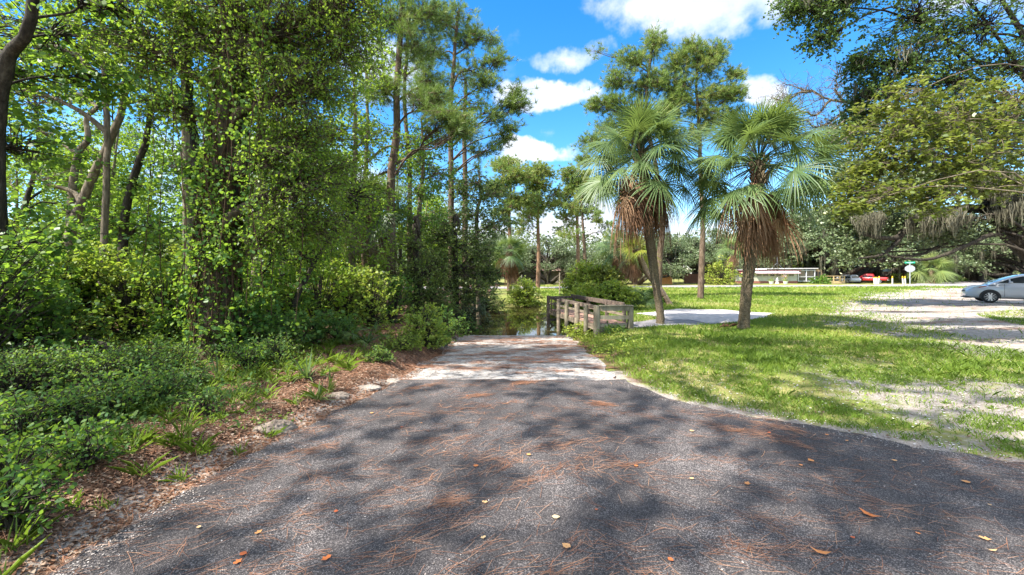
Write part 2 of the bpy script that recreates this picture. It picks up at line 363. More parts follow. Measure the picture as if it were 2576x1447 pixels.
def ground():
    nx, ny = 420, 380
    xs = 2.2 * np.sinh(np.linspace(-6.0, 6.0, nx)); ys = 3.2 * np.sinh(np.linspace(-2.9, 6.1, ny)) + 6
    X, Y = np.meshgrid(xs, ys); Z = H(X, Y)
    Z = Z - .05 * (on_asph(X, Y) & on_asph(X - .12, Y) & on_asph(X + .12, Y)) - .03 * near_ramp(X, Y)
    V = np.stack([X, Y, Z], -1).reshape(-1, 3)
    i = np.arange(nx * ny).reshape(ny, nx)
    Q = np.stack([i[:-1, :-1], i[:-1, 1:], i[1:, 1:], i[1:, :-1]], -1).reshape(-1, 4)
    m, ns, ln, b = newmat('ground')
    def attr(n): a = ns.new('ShaderNodeAttribute'); a.attribute_name = n; return a.outputs['Fac']
    tc = ns.new('ShaderNodeTexCoord')
    def nz(s, d=6, r=.6): n = node(ns, 'ShaderNodeTexNoise', Scale=s, Detail=d, Roughness=r); ln.new(tc.outputs['Object'], n.inputs['Vector']); return n.outputs['Fac']
    def cramp(f, pts): r = ramp(ns, pts); ln.new(f, r.inputs['Fac']); return r.outputs['Color']
    def mix(f, a, c): n = ns.new('ShaderNodeMix'); n.data_type = 'RGBA'; ln.new(f, n.inputs[0]); ln.new(a, n.inputs[6]); ln.new(c, n.inputs[7]); return n.outputs[2]
    grassc = mix(cramp(nz(.5, 5), [(.42, (0, 0, 0)), (.62, (1, 1, 1))]), cramp(nz(22), [(.3, (.09, .10, .03)), (.6, (.17, .20, .045))]), cramp(nz(18), [(.3, (.18, .16, .06)), (.7, (.34, .30, .11))]))
    lit = cramp(nz(26, 9, .75), [(.3, (.045, .024, .015)), (.48, (.11, .06, .038)), (.62, (.20, .125, .085)), (.75, (.36, .28, .21))])
    sand = cramp(nz(34, 9, .75), [(.3, (.13, .10, .08)), (.5, (.27, .235, .205)), (.7, (.43, .39, .35))])
    def warped(a, s, k): # mask broken up by noise
        n = ns.new('ShaderNodeMath'); n.operation = 'ADD'; ln.new(a, n.inputs[0])
        q = ns.new('ShaderNodeMath'); q.operation = 'MULTIPLY_ADD'; ln.new(nz(s, 7, .7), q.inputs[0]); q.inputs[1].default_value = k; q.inputs[2].default_value = -k / 2; ln.new(q.outputs[0], n.inputs[1])
        r = ns.new('ShaderNodeMapRange'); r.inputs[1].default_value = .38; r.inputs[2].default_value = .62; ln.new(n.outputs[0], r.inputs[0]); return r.outputs[0]
    c = mix(warped(attr('litter'), 3.0, 1.1), grassc, lit)
    c = mix(warped(attr('sand'), 4.0, 1.3), c, sand)
    ln.new(c, b.inputs['Base Color']); b.inputs['Roughness'].default_value = .95; b.inputs['Specular IOR Level'].default_value = .15
    bp = node(ns, 'ShaderNodeBump', Strength=.7, Distance=.03); ln.new(nz(30, 9, .7), bp.inputs['Height']); ln.new(bp.outputs['Normal'], b.inputs['Normal'])
    o = npmesh('ground', V, np.full(len(Q), 4), Q.ravel(), m, smooth=True)
    x, y = X.ravel(), Y.ravel()
    litter = np.where(x < xl(y) + .05, 1.0, 0) * (y < 60) + 0.0
    litter = np.maximum(litter, .55 * (x > 1.7) * (x < 2.4) * (y > 6) * (y < 13))
    litter = np.maximum(litter, .42 * np.exp(-((x - 16) / 9) ** 2 - ((y - 27) / 2.5) ** 2))
    e = xl(y) - x
    sand_ = .8 * np.exp(-((e - .15) / .22) ** 2) * (y < 6.5) * (e > 0) * (1.1 - .06 * y)
    er = x - xr(y)
    sand_ = np.maximum(sand_, .62 * (x > 2.4) * np.exp(-(np.clip(er, 0, 9) / 1.0) ** 2) * (er > -.1) * (y < 5.6))
    sand_ = np.maximum(sand_, .62 * np.exp(-(np.clip(er, 0, 9) / .35) ** 2) * (er > -.1) * (y < 7))
    sand_ = np.maximum(sand_, .66 * sst(3.0, 5.2, x) * (1 - sst(5.2, 8.4, y)))
    d = np.full(x.shape, 9.)
    for k in range(len(LOT)):
        p1 = np.array(LOT[k]); p2 = np.array(LOT[(k + 1) % len(LOT)]); v = p2 - p1; L = v @ v
        t = np.clip(((x - p1[0]) * v[0] + (y - p1[1]) * v[1]) / L, 0, 1); d = np.minimum(d, np.hypot(x - p1[0] - t * v[0], y - p1[1] - t * v[1]))
    sand_ = np.maximum(sand_, .7 * np.exp(-(d / 1.0) ** 2))
    sand_ = np.maximum(sand_, (x > -3.6) * (x < 3) * (y > 13) * (y < 28) * .2)
    for n_, val in (('litter', litter), ('sand', sand_)):
        a = o.data.attributes.new(n_, 'FLOAT', 'POINT'); a.data.foreach_set('value', val.astype(np.float32))
    tag(o, kind='structure')
    return X.ravel(), Y.ravel()
GX, GY = ground()

def sheet(name, poly, m, lift=.01, step=.25, jag=.06, jf=2.5, closed_jag=None):
    pts = []
    for i in range(len(poly)):
        a = np.array(poly[i], float); b = np.array(poly[(i + 1) % len(poly)], float); L = np.linalg.norm(b - a)
        st = max(step, .02 * np.linalg.norm((a + b) / 2)); n = max(1, int(L / st)); nrm = np.array([b[1] - a[1], a[0] - b[0]]) / (L + 1e-9)
        for k in range(n):
            p = a + (b - a) * k / n; j = jag * (1 + .06 * abs(p[1]))
            pts.append(p + nrm * j * ((fbm(p[0] * jf, p[1] * jf) - .5) * 3 + rng.normal(0, .12)))
    B = len(pts); allp = [Vector((float(p[0]), float(p[1]))) for p in pts]
    pp = [(p.x, p.y) for p in allp]
    sel = inpoly(GX, GY, pp); ins = np.stack([GX[sel], GY[sel]], 1)
    allp += [Vector((float(a), float(b))) for a, b in ins]
    vs, es, fs, *_ = delaunay_2d_cdt(allp, [(i, (i + 1) % B) for i in range(B)], [], 1, 1e-5)
    X = np.array([v.x for v in vs]); Y = np.array([v.y for v in vs]); Z = H(X, Y) + lift
    me = bpy.data.meshes.new(name); me.from_pydata([(float(a), float(b), float(c)) for a, b, c in zip(X, Y, Z)], [], [tuple(f) for f in fs])
    for p in me.polygons: p.use_smooth = True
    me.materials.append(m); me.update()
    if sum(p.normal.z for p in me.polygons) < 0: me.flip_normals()
    o = bpy.data.objects.new(name, me); C.objects.link(o); return tag(o, kind='structure')

def asphalt_mat():
    m, ns, ln, b = newmat('asphalt'); tc = ns.new('ShaderNodeTexCoord')
    v = node(ns, 'ShaderNodeTexVoronoi', Scale=185.0); v2 = node(ns, 'ShaderNodeTexNoise', Scale=.9, Detail=8, Roughness=.65)
    n3 = node(ns, 'ShaderNodeTexNoise', Scale=60.0, Detail=4)
    for q in (v, v2, n3): ln.new(tc.outputs['Object'], q.inputs['Vector'])
    r = ramp(ns, [(.0, (.032, .028, .029)), (.5, (.066, .058, .057)), (.82, (.165, .143, .136)), (1, (.36, .315, .295))])
    sep = ns.new('ShaderNodeSeparateColor'); ln.new(v.outputs['Color'], sep.inputs[0])
    add = ns.new('ShaderNodeMath'); add.operation = 'MULTIPLY_ADD'; ln.new(v2.outputs['Fac'], add.inputs[0]); add.inputs[1].default_value = 1.1; add.inputs[2].default_value = -.5
    ad2 = ns.new('ShaderNodeMath'); ad2.operation = 'MULTIPLY_ADD'; ln.new(sep.outputs[0], ad2.inputs[0]); ad2.inputs[1].default_value = .88; ln.new(add.outputs[0], ad2.inputs[2])
    ln.new(ad2.outputs[0], r.inputs['Fac']); ln.new(r.outputs['Color'], b.inputs['Base Color'])
    b.inputs['Roughness'].default_value = .8; b.inputs['Specular IOR Level'].default_value = .3
    bp = node(ns, 'ShaderNodeBump', Strength=.8, Distance=.012); ln.new(v.outputs['Distance'], bp.inputs['Height']); ln.new(bp.outputs['Normal'], b.inputs['Normal'])
    return m
def ramp_mat():
    m, ns, ln, b = newmat('worn concrete'); tc = ns.new('ShaderNodeTexCoord')
    v = node(ns, 'ShaderNodeTexVoronoi', Scale=3.2); v.feature = 'DISTANCE_TO_EDGE'
    n1 = node(ns, 'ShaderNodeTexNoise', Scale=2.2, Detail=9, Roughness=.7); n2 = node(ns, 'ShaderNodeTexNoise', Scale=28.0, Detail=8, Roughness=.7)
    wv = ns.new('ShaderNodeVectorMath'); wv.operation = 'MULTIPLY_ADD'; ln.new(n1.outputs['Color'], wv.inputs[0]); wv.inputs[1].default_value = (.9, .9, .9); ln.new(tc.outputs['Object'], wv.inputs[2]); ln.new(wv.outputs[0], v.inputs['Vector'])
    for q in (n1, n2): ln.new(tc.outputs['Object'], q.inputs['Vector'])
    r = ramp(ns, [(.30, (.13, .10, .08)), (.45, (.28, .25, .225)), (.62, (.43, .40, .37))]); ln.new(n2.outputs['Fac'], r.inputs['Fac'])
    rc = ramp(ns, [(.0, (.35, .3, .27)), (.05, (1, 1, 1))]); ln.new(v.outputs['Distance'], rc.inputs['Fac'])
    mm = ns.new('ShaderNodeMix'); mm.data_type = 'RGBA'; mm.blend_type = 'MULTIPLY'; mm.inputs[0].default_value = .9; ln.new(r.outputs[0], mm.inputs[6]); ln.new(rc.outputs[0], mm.inputs[7])
    ln.new(mm.outputs[2], b.inputs['Base Color']); b.inputs['Roughness'].default_value = .9
    bp = node(ns, 'ShaderNodeBump', Strength=.6, Distance=.03); ln.new(rc.outputs[0], bp.inputs['Height']); ln.new(bp.outputs['Normal'], b.inputs['Normal'])
    return m
def sandmat():
    m, ns, ln, b = newmat('sandy gravel'); tc = ns.new('ShaderNodeTexCoord')
    def nz(s, d, st=(1, 1, 1)):
        mp = ns.new('ShaderNodeMapping'); mp.inputs['Scale'].default_value = st; ln.new(tc.outputs['Object'], mp.inputs[0]); n = node(ns, 'ShaderNodeTexNoise', Scale=s, Detail=d, Roughness=.7); ln.new(mp.outputs[0], n.inputs['Vector']); return n.outputs['Fac']
    r1 = ramp(ns, [(.3, (.16, .135, .115)), (.5, (.29, .26, .23)), (.72, (.43, .40, .36))]); ln.new(nz(11, 10), r1.inputs['Fac'])
    r2 = ramp(ns, [(.44, (.15, .085, .055)), (.60, (.26, .18, .13))]); ln.new(nz(20, 8), r2.inputs['Fac'])
    f = ramp(ns, [(.50, (0, 0, 0)), (.60, (.85, .85, .85))]); ln.new(nz(.45, 9, (.8, 2.4, 1)), f.inputs['Fac'])
    mx = ns.new('ShaderNodeMix'); mx.data_type = 'RGBA'; ln.new(f.outputs[0], mx.inputs[0]); ln.new(r1.outputs[0], mx.inputs[6]); ln.new(r2.outputs[0], mx.inputs[7]); ln.new(mx.outputs[2], b.inputs['Base Color'])
    b.inputs['Roughness'].default_value = .95; b.inputs['Specular IOR Level'].default_value = .1
    bp = node(ns, 'ShaderNodeBump', Strength=.6, Distance=.03); ln.new(nz(30, 8), bp.inputs['Height']); ln.new(bp.outputs['Normal'], b.inputs['Normal']); return m
M['sand'] = sandmat()
M['conc'] = mat('pad concrete', (.44, .40, .38), .85, .2, 5, .2)
M['road'] = mat('old grey road', (.24, .215, .215), .85, .12, 3, .1)
ys_ = np.concatenate([np.linspace(-12, 6.2, 60)])
AS = [(float(xl(y)), float(y)) for y in ys_] + [(float(xr(y)), float(y)) for y in ys_[::-1]]
sheet('asphalt_driveway', AS, asphalt_mat(), .012, .06, .055, 7)
yr = np.linspace(6.0, 16.5, 40)
sheet('boat_ramp', [(float(xl(min(y, 14))) - .05, float(y)) for y in yr] + [(float(xr(min(y, 14))), float(y)) for y in yr[::-1]], ramp_mat(), .004, .12, .07, 3)
sheet('dirt_parking_area', LOT, M['sand'], .012, .15, .55, .8)
sheet('grass_island', ISLE, M['sand'], .016, .3, .1, 2)
sheet('concrete_pad', PAD, M['conc'], .02, .4, .04, 2)
sheet('walkway', WALK, mat('dark walk', (.20, .185, .19), .9, .25, 5, .2), .014, .3, .03, 2)
sheet('road', ROADP, M['road'], .03, .8, .1, .5)

def water():
    m, ns, ln, b = newmat('pond water')
    tc = ns.new('ShaderNodeTexCoord'); nz = node(ns, 'ShaderNodeTexNoise', Scale=2.5, Detail=3); mp = ns.new('ShaderNodeMapping'); mp.inputs['Scale'].default_value = (1, .35, 1)
    ln.new(tc.outputs['Object'], mp.inputs[0]); ln.new(mp.outputs[0], nz.inputs['Vector'])
    bp = node(ns, 'ShaderNodeBump', Strength=.06, Distance=.02); ln.new(nz.outputs['Fac'], bp.inputs['Height']); ln.new(bp.outputs['Normal'], b.inputs['Normal'])
    b.inputs['Base Color'].default_value = (.045, .04, .014, 1); b.inputs['Roughness'].default_value = .03; b.inputs['IOR'].default_value = 1.33; b.inputs['Specular IOR Level'].default_value = 1.0
    V = [(-7, 12.9, -.5), (7, 12.9, -.5), (7, 29, -.5), (-7, 29, -.5)]
    o = npmesh('water', V, [4], [0, 1, 2, 3], m); tag(o, kind='structure')
water()

# ------------------------------------------------------------------ trees
def rand_in(n, bias=.45):
    d = unit(rng.normal(0, 1, (n, 3))); return d * rng.random((n, 1)) ** bias
def tree(name, label, cat, base, trunk, tr, blobs, leafm, barkm, ncl=40, nl=22, ls=.08, sp=.22, group=None, shape=DIA, pine=False,
         moss=0, droop=.2, up=.6, vines=0, aspect=.5, fork=None, trunk_parts=None, msides=10, twig=.014, limb=None, vbase=0., nn=16, nw=.02, moss_len=(.4, 1.3), far=False):
    """trunk: world points; blobs: (centre xyz, (rx,ry,rz)[, density])"""
    base = np.array(base, float); root = empty(name, base, label, cat, group)
    T = TB(); tp = np.array(trunk, float) - base
    pth = T.path(tp, np.linspace(tr[0], tr[1], len(tp)) if len(tr) == 2 else tr, msides, 26, .012)
    # root flare
    L = TB(); Mo = TB(); mossp = []
    for bl in blobs:
        c = np.array(bl[0], float) - base; R = np.array(bl[1], float) if hasattr(bl[1], '__len__') else np.full(3, float(bl[1])); dens = bl[2] if len(bl) > 2 else 1.
        # limb leaves the trunk below the blob centre
        low = c[2] - np.hypot(c[0] - pth[:, 0], c[1] - pth[:, 1]) * .55
        k = int(np.argmin(np.abs(pth[:, 2] - low) + .3 * np.linalg.norm(pth - c, axis=1))); a = pth[k]
        d = c - a; ln_ = np.linalg.norm(d); r0 = max(.018, min(tr[-1] if len(tr) == 2 else tr[-1], 9) * .9 + .012 * ln_) if limb is None else limb
        mid1 = a + d * .35 + np.array([0, 0, (.2 if far else .08) * ln_]) + rng.normal(0, .05 * ln_, 3); mid2 = a + d * .7 + np.array([0, 0, (.16 if far else 0) * ln_]) + rng.normal(0, .05 * ln_, 3)
        lp = T.path([a, mid1, mid2, c], [r0, r0 * .75, r0 * .5, r0 * .28], 7, 12)
        n = max(3, int(ncl * dens))
        cp = c + rand_in(n) * R
        # sub-branches from the limb's outer half
        st = lp[rng.integers(10 if far else 5, 12, n)]
        ps = np.stack([st, st * .65 + cp * .35 + rng.normal(0, .08, cp.shape) * R, st * .25 + cp * .75 + rng.normal(0, .05, cp.shape) * R, cp], 1)
        rr = np.array([1, .75, .5, .25]) * twig; T.tubes(ps, np.broadcast_to(rr, (n, 4)), 4)
        cv = rng.random(n)
        if pine:
            # several tufts per twig end
            kk = nl; pos = np.repeat(cp, kk, 0) + rng.normal(0, sp, (n * kk, 3)) * [1, 1, .6]
            dirs = unit(pos - np.repeat(st, kk, 0)) + [0, 0, .35]
            V, cc, ll = needles(pos, unit(dirs), nn, ls, nw)
            # twiglets
            s0 = np.repeat(cp, kk, 0); T.tubes(np.stack([s0, (s0 + pos) / 2 + rng.normal(0, .02, pos.shape), pos], 1), np.broadcast_to(np.array([.6, .5, .35]) * twig, (n * kk, 3)), 3)
            v = np.repeat(np.clip(vbase + np.repeat(cv, kk) * .5 + rng.random(n * kk) * .45, 0, 1), nn)
            L.add(V, cc, ll, v)
        else:
            pl = 8; nsp = max(2, nl // pl); nl = nsp * pl
            s0 = np.repeat(cp, nsp, 0) + rng.normal(0, sp * .45, (n * nsp, 3)) * [1, 1, .6]
            sd = rng.normal(0, 1, (n * nsp, 3)) * [1, 1, .45] + [0, 0, .1 - droop * 1.1]; sd = unit(sd); sl = sp * rng.uniform(.9, 2.2, (n * nsp, 1))
            tt = (np.tile(np.arange(pl), n * nsp)[:, None] + rng.random((n * nl, 1)) * .6 + .6) / pl
            dd = np.repeat(sd, pl, 0); pos = np.repeat(s0, pl, 0) + dd * np.repeat(sl, pl, 0) * tt + rng.normal(0, ls * .22, (n * nl, 3)); pos[:, 2] -= (tt[:, 0] ** 2) * sp * (.25 + droop * .5)
            if ls < .1:
                e0 = s0 + sd * sl; e0[:, 2] -= sp * (.25 + droop * .5); T.tubes(np.stack([np.repeat(cp, nsp, 0), s0 * .6 + (s0 + sd * sl) * .4, e0], 1), np.broadcast_to(np.array([.0055, .004, .002]), (len(s0), 3)), 3)
            sz = ls * rng.uniform(.6, 1.3, n * nl)
            V, cc, ll = leafpoly(pos, sz, up, shape, aspect, droop, .12, dd * 1.1)
            v = np.clip(vbase + np.repeat(cv, nl) * .35 + np.repeat(rng.random(n * nsp), pl) * .3 + rng.random(n * nl) * .35 - .1, 0, 1)
            L.add(V, cc, ll, v)
        mossp.append(cp); mossp.append(lp[4:])
    T.build('trunk', barkm, root, True)
    L.build('crown', leafm, root)
    if moss:
        mp = np.concatenate(mossp); mp = mp[rng.integers(0, len(mp), moss)]
        strands(mp, moss_len, 16, .09, .011).build('moss', M['moss'], root)['kind'] = 'stuff'
    return root
def strands(pts, ln_, per=20, spread=.1, w=.012):
    """hanging grey beards: bundles of thin wavy ribbons"""
    B = TB(); n = len(pts); Ls = rng.uniform(ln_[0], ln_[1], n)
    p = np.repeat(pts, per, 0) + rng.normal(0, spread, (n * per, 3)) * [1, 1, .3]; L = np.repeat(Ls, per) * rng.uniform(.25, 1.0, n * per)
    t = np.linspace(0, 1, 5); ctr = np.repeat(pts, per, 0)
    A = p[:, None, :] * 1.0 + 0 * t[None, :, None]; A = A + (ctr - p)[:, None, :] * (t[None, :, None] * .55) * [1, 1, 0]
    A[:, :, 2] = p[:, 2:3] - L[:, None] * t; A[:, 1:, :2] += rng.normal(0, .022, (n * per, 4, 2))
    s = rng.normal(0, 1, (n * per, 3)) * [1, 1, 0]; s = unit(s) * w
    wd = np.array([.6, 1, .9, .6, .15])
    V = np.stack([A - s[:, None] * wd[None, :, None], A + s[:, None] * wd[None, :, None]], 2).reshape(-1, 3)
    i = np.arange(n * per * 10).reshape(-1, 5, 2); Q = np.stack([i[:, :-1, 0], i[:, :-1, 1], i[:, 1:, 1], i[:, 1:, 0]], -1).reshape(-1, 4)
    B.add(V, np.full(len(Q), 4), Q.ravel(), np.repeat(rng.random(n * per), 4)); return B

def bl(px, py, Y, r, dens=1., ry=None):
    """crown lobe: picture position at a distance, radius in metres"""
    rr = r if hasattr(r, '__len__') else (r, r if ry is None else ry, r * .75)
    return (P(px, py, Y), rr, dens)
def shrub(name, label, base, R, Hh, leafm, n=40, nl=20, ls=.06, sp=.13, cat='shrub', group=None, shape=DIA, aspect=.5, up=.5, dome=True, stems=7, droop=.2, bark='bark_dark', vbase=0., mossn=0):
    base = np.array(base, float); root = empty(name, base, label, cat, group); T = TB(); L = TB()
    d = rand_in(n, .4); d[:, 2] = np.abs(d[:, 2]); cp = d * [R, R, Hh * .95]; cp[:, 2] = np.maximum(cp[:, 2], .06)
    if not dome: cp[:, 2] = rng.random(n) ** .8 * Hh; cp[:, :2] *= .85
    az = rng.random(n) * 6.28; s0 = np.stack([np.cos(az) * .08 * R, np.sin(az) * .08 * R, np.full(n, -.05)], 1)
    ps = np.stack([s0, s0 * .5 + cp * [.25, .25, .45], cp * [.6, .6, .8], cp], 1)
    T.tubes(ps, np.broadcast_to(np.array([1, .8, .55, .25]) * (.007 + .006 * Hh), (n, 4)), 4)
    pl = 7; nsp = max(2, nl // pl); nl = nsp * pl; s1 = np.repeat(cp, nsp, 0) + rng.normal(0, sp * .4, (n * nsp, 3)); sd = unit(rng.normal(0, 1, (n * nsp, 3)) * [1, 1, .6] + np.repeat(unit(cp), nsp, 0) * .8 + [0, 0, .2]); sl = sp * rng.uniform(.8, 2.4, (n * nsp, 1))
    tt = (np.tile(np.arange(pl), n * nsp)[:, None] + rng.random((n * nl, 1)) * .6 + .3) / pl; dd = np.repeat(sd, pl, 0); pos = np.repeat(s1, pl, 0) + dd * np.repeat(sl, pl, 0) * tt + rng.normal(0, ls * .2, (n * nl, 3)); pos[:, 2] -= tt[:, 0] ** 2 * sp * .4
    T.tubes(np.stack([s1, s1 + sd * sl * .5, s1 + sd * sl - [0, 0, sp * .4]], 1), np.broadcast_to(np.array([.004, .003, .0015]) * max(1, ls / .07), (len(s1), 3)), 3)
    pos[:, 2] = np.maximum(pos[:, 2], .02)
    V, cc, ll = leafpoly(pos, ls * rng.uniform(.5, 1.35, n * nl), up, shape, aspect, droop, .12, dd)
    L.add(V, cc, ll, np.clip(vbase + np.repeat(rng.random(n), nl) * .45 + rng.random(n * nl) * .55 - .05, 0, 1))
    T.build('stem', M[bark], root); L.build('foliage', M[leafm], root); return root

# ---- left woods: nearest leaning trunk whose crown hangs over the drive
b = G(12, 905)
tree('leaning_tree', 'dark leafy trunk leaning right at the far left edge of the photo', 'tree', b, [b - [0, 0, .1], P(-8, 600, b[1]), P(-12, 330, b[1] - .1), P(22, 150, b[1] - .3), P(85, -60, b[1] - .6), b + [2.4, -1.8, 11.5]], (.15, .04),
     [bl(160, 90, 7.2, 1.2, .9), bl(40, 360, 7.0, .9, .8), bl(300, 10, 6.9, 1.2, .9), bl(20, 180, 7, .9, .6), bl(230, 190, 7.1, .6, .5), bl(-80, 60, 7, 1.3, .7), bl(90, 600, 6.6, .8, .5),
      (b + [1.2, -2, 9.5], (1.9, 1.6, 1.1), 1.2), (b + [3.0, -2.2, 10.6], (1.9, 1.6, 1.0), 1.3), (b + [4.6, -.8, 11.4], (1.8, 1.6, 1.0), 1.1), (b + [2.6, 1.4, 10.5], (1.8, 1.7, 1.0), 1.0), (b + [.2, .2, 10.2], (1.8, 1.5, 1.0), 1.0), (b + [6.2, -2.6, 12.4], (1.5, 1.5, .9), .8)],
     M['leaf_mid'], M['bark_dark'], 46, 26, .085, .22, shape=HEX, up=.5, limb=.022)
b = np.array([-8.2, -6.8, 0.]); b[2] = H(b[0], b[1])
tree('shade_tree', 'tall roadside oak left of the viewer whose crown dapples the asphalt with shade', 'tree', b, [b - [0, 0, .1], b + [.2, .3, 4], b + [.6, 1.4, 8], b + [1.2, 4, 12]], (.24, .05),
     [(b + [x_ + 1.2, y_ + 5.2, z_ + .8], (1.7, 1.7, 1.1), d_ * .82) for x_, y_, z_, d_ in ((-1.5, 0, 11.5, 1), (1.2, .6, 11.8, 1.1), (3.2, 1.2, 11, 1), (-.2, 2.6, 11.2, 1), (2.0, 3.4, 11.6, 1.1), (0, -2.4, 11, 1), (2.6, -1.8, 11.2, .9), (.2, .4, 13.6, 1), (4.6, 3.2, 11.8, .8), (-3, 1.8, 10.6, .9), (4.8, -.4, 10.8, .6), (-1.6, 4.4, 11.4, .8), (3.4, 5.2, 12, .7), (-4.6, -.4, 11, .8), (-3.4, -2.6, 11.4, .9), (-1.2, -4.2, 11.6, .8), (1.6, -4.6, 11.4, .7), (5.6, 1.4, 12.2, .6), (-4.6, 3.6, 11, .6), (-6, 1.6, 11.6, .6))],
     M['leaf_mid'], M['bark_grey'], 38, 24, .12, .17, shape=HEX, up=.5, limb=.02)

# ---- vine covered oak
b = G(545, 900); yb = b[1]
oak = tree('vine_covered_oak', 'massive oak trunk wrapped in vines and draped with small leaves', 'tree', b,
     [b - [0, 0, .15], P(545, 700, yb), P(560, 450, yb), P(578, 220, yb), P(585, 0, yb), b + [.55, -.2, 8.5], b + [.9, -.3, 12]], (.32, .28, .25, .22, .19, .16, .1),
     [bl(640, 80, 7.3, 1.1, 1.3), bl(560, 0, 7.2, 1.0, .9), bl(600, 170, 7.0, .7, .6), bl(870, 110, 7.5, .6, .7), bl(820, 440, 7.6, .5, .6), bl(760, 60, 7.2, 1.0, 1.2), bl(850, 30, 7.4, .9, 1.0), bl(740, 230, 7.1, .8, 1.0), bl(800, 190, 7.3, .6, .8), bl(470, 90, 7.4, 1.1, 1.0), bl(350, 110, 7.0, .9, .6), bl(700, 380, 7.0, .6, .8),
      bl(770, 330, 7.2, .5, .6), bl(740, 480, 7.1, .7, .8), bl(700, 570, 7.0, .5, .6), bl(810, 560, 7.6, .6, .7), bl(900, -10, 7.4, .8, .8), bl(430, 260, 7.5, .6, .6),
      (b + [-.8, -.6, 9], (1.8, 1.6, 1.2), 1.1), (b + [2.4, -1.0, 10], (1.7, 1.6, 1.2), .9), (b + [1.0, 1.2, 11.5], (2.0, 1.6, 1.2), .9), (b + [4.2, -1.6, 10.4], (1.6, 1.4, 1.), .7), (b + [5.6, -2.6, 12], (1.5, 1.4, .9), .6), (b + [3.6, .6, 12.4], (1.7, 1.4, .9), .7)],
     M['leaf_fresh'], M['bark_vine'], 74, 38, .055, .2, up=.25, droop=.45, aspect=.34)
V_ = TB(); VL = TB(); n = 74
z0 = rng.uniform(-.05, .6, n); z1 = rng.uniform(2.0, 7.5, n); a0 = rng.uniform(0, 6.28, n); tw = rng.uniform(-1.2, 1.2, n); rr = rng.uniform(.29, .42, n)
t = np.linspace(0, 1, 14)[None, :]; zz = z0[:, None] + (z1 - z0)[:, None] * t
tx = np.interp(zz, [0, 1.5, 3.3, 5, 6.6, 8.5], [0, 0, .11, .24, .29, .55]); A = a0[:, None] + tw[:, None] * t + .25 * np.sin(t * 9 + a0[:, None]); R = (rr[:, None] - .022 * zz)
pp = np.stack([tx + np.cos(A) * R, np.sin(A) * R * .9, zz], -1) + rng.normal(0, .012, (n, 14, 3))
V_.tubes(pp, np.broadcast_to(rng.uniform(.006, .02, (n, 1)), (n, 14)), 5)
# free hanging vines
m_ = 14; s = np.stack([rng.uniform(-1.2, 1.6, m_), rng.uniform(-.9, .3, m_), rng.uniform(4.5, 7.5, m_)], 1); t = np.linspace(0, 1, 10)
hp = s[:, None, :] * np.ones((1, 10, 1)); hp[:, :, 2] -= t * (s[:, 2:3] - rng.uniform(.3, 2, (m_, 1))); hp[:, :, 0] += .12 * np.sin(t * 5 + s[:, :1] * 7) + rng.normal(0, .02, (m_, 10))
V_.tubes(hp, np.full((m_, 10), .008), 4)
V_.build('vine_stem', M['vine_tan'], oak)
q = pp.reshape(-1, 3)[rng.integers(0, n * 14, 6200)] + rng.normal(0, .08, (6200, 3)); q2 = hp.reshape(-1, 3)[rng.integers(0, m_ * 10, 5200)] + rng.normal(0, .1, (5200, 3))
q = np.concatenate([q, q2]); VL.add(*leafpoly(q, rng.uniform(.03, .075, len(q)), .25, HEX, .5, .8), rng.random(len(q))); VL.build('vine_leaves', M['leaf_mid'], oak)

b = G(507, 880)
tree('slim_tree', 'slim dark trunk standing just left of the vine covered oak', 'tree', b, [b - [0, 0, .1], P(500, 600, b[1]), P(492, 380, b[1]), P(478, 250, b[1]), P(470, 60, b[1])], (.10, .05),
     [bl(470, 60, 7.4, .7, .6), bl(430, -40, 7.6, .9, .7), bl(560, 640, 7.1, .35, .4), bl(470, 430, 7.2, .3, .25)], M['leaf_mid'], M['bark_dark'], 40, 24, .07, .2, shape=HEX)
def slim(pxs, Y, r, label, blobs, lm='leaf_mid', bm='bark_grey', ncl=30, ls=.09, name='slender_tree', group=None):
    g = np.array([(pxs[0][0] - HX) / K * Y, Y, 0]); g[2] = H(g[0], g[1])
    return tree(name, label, 'tree', g, [g - [0, 0, .1]] + [P(a, c, Y) for a, c in pxs[1:]], r, blobs, M[lm], M[bm], ncl, 24, ls, .26, group=group, shape=HEX)
slim([(160, 800), (175, 600), (225, 465), (262, 385), (303, 290), (320, 200)], 12.5, (.14, .08), 'smooth pale grey trunk leaning right against the blue gap in the left woods',
     [bl(300, 180, 12.5, 1.3, .9), bl(230, 120, 12.2, 1.3, .8), bl(110, 450, 12.5, 1.0, .6)], bm='bark_grey')
slim([(170, 800), (180, 500), (197, 390), (222, 350), (218, 300), (245, 270)], 14, (.12, .06), 'thin crooked grey trunk with a bent top beside the pale leaning trunk',
     [bl(180, 230, 14, .8, .4), bl(100, 330, 14, 1.1, .5), bl(120, 600, 14, 1.2, .7)], bm='bark_grey')
slim([(300, 800), (310, 600), (322, 500), (352, 400), (372, 335), (380, 250)], 11.5, (.12, .06), 'dark leaning trunk below the canopy left of the hanging bare vines',
     [bl(400, 260, 11.5, 1.0, .7), bl(340, 470, 11.8, .8, .7), bl(260, 560, 11.2, .9, .8), bl(400, 560, 12, .8, .7)], bm='bark_dark')
slim([(478, 830), (474, 600), (470, 400), (467, 250), (462, 0)], 10.5, (.13, .09), 'straight pale trunk seen behind the slim dark trunk',
     [bl(430, 0, 10.5, 1.3, .7), bl(520, 60, 10.4, 1.2, .6)], bm='bark_grey')
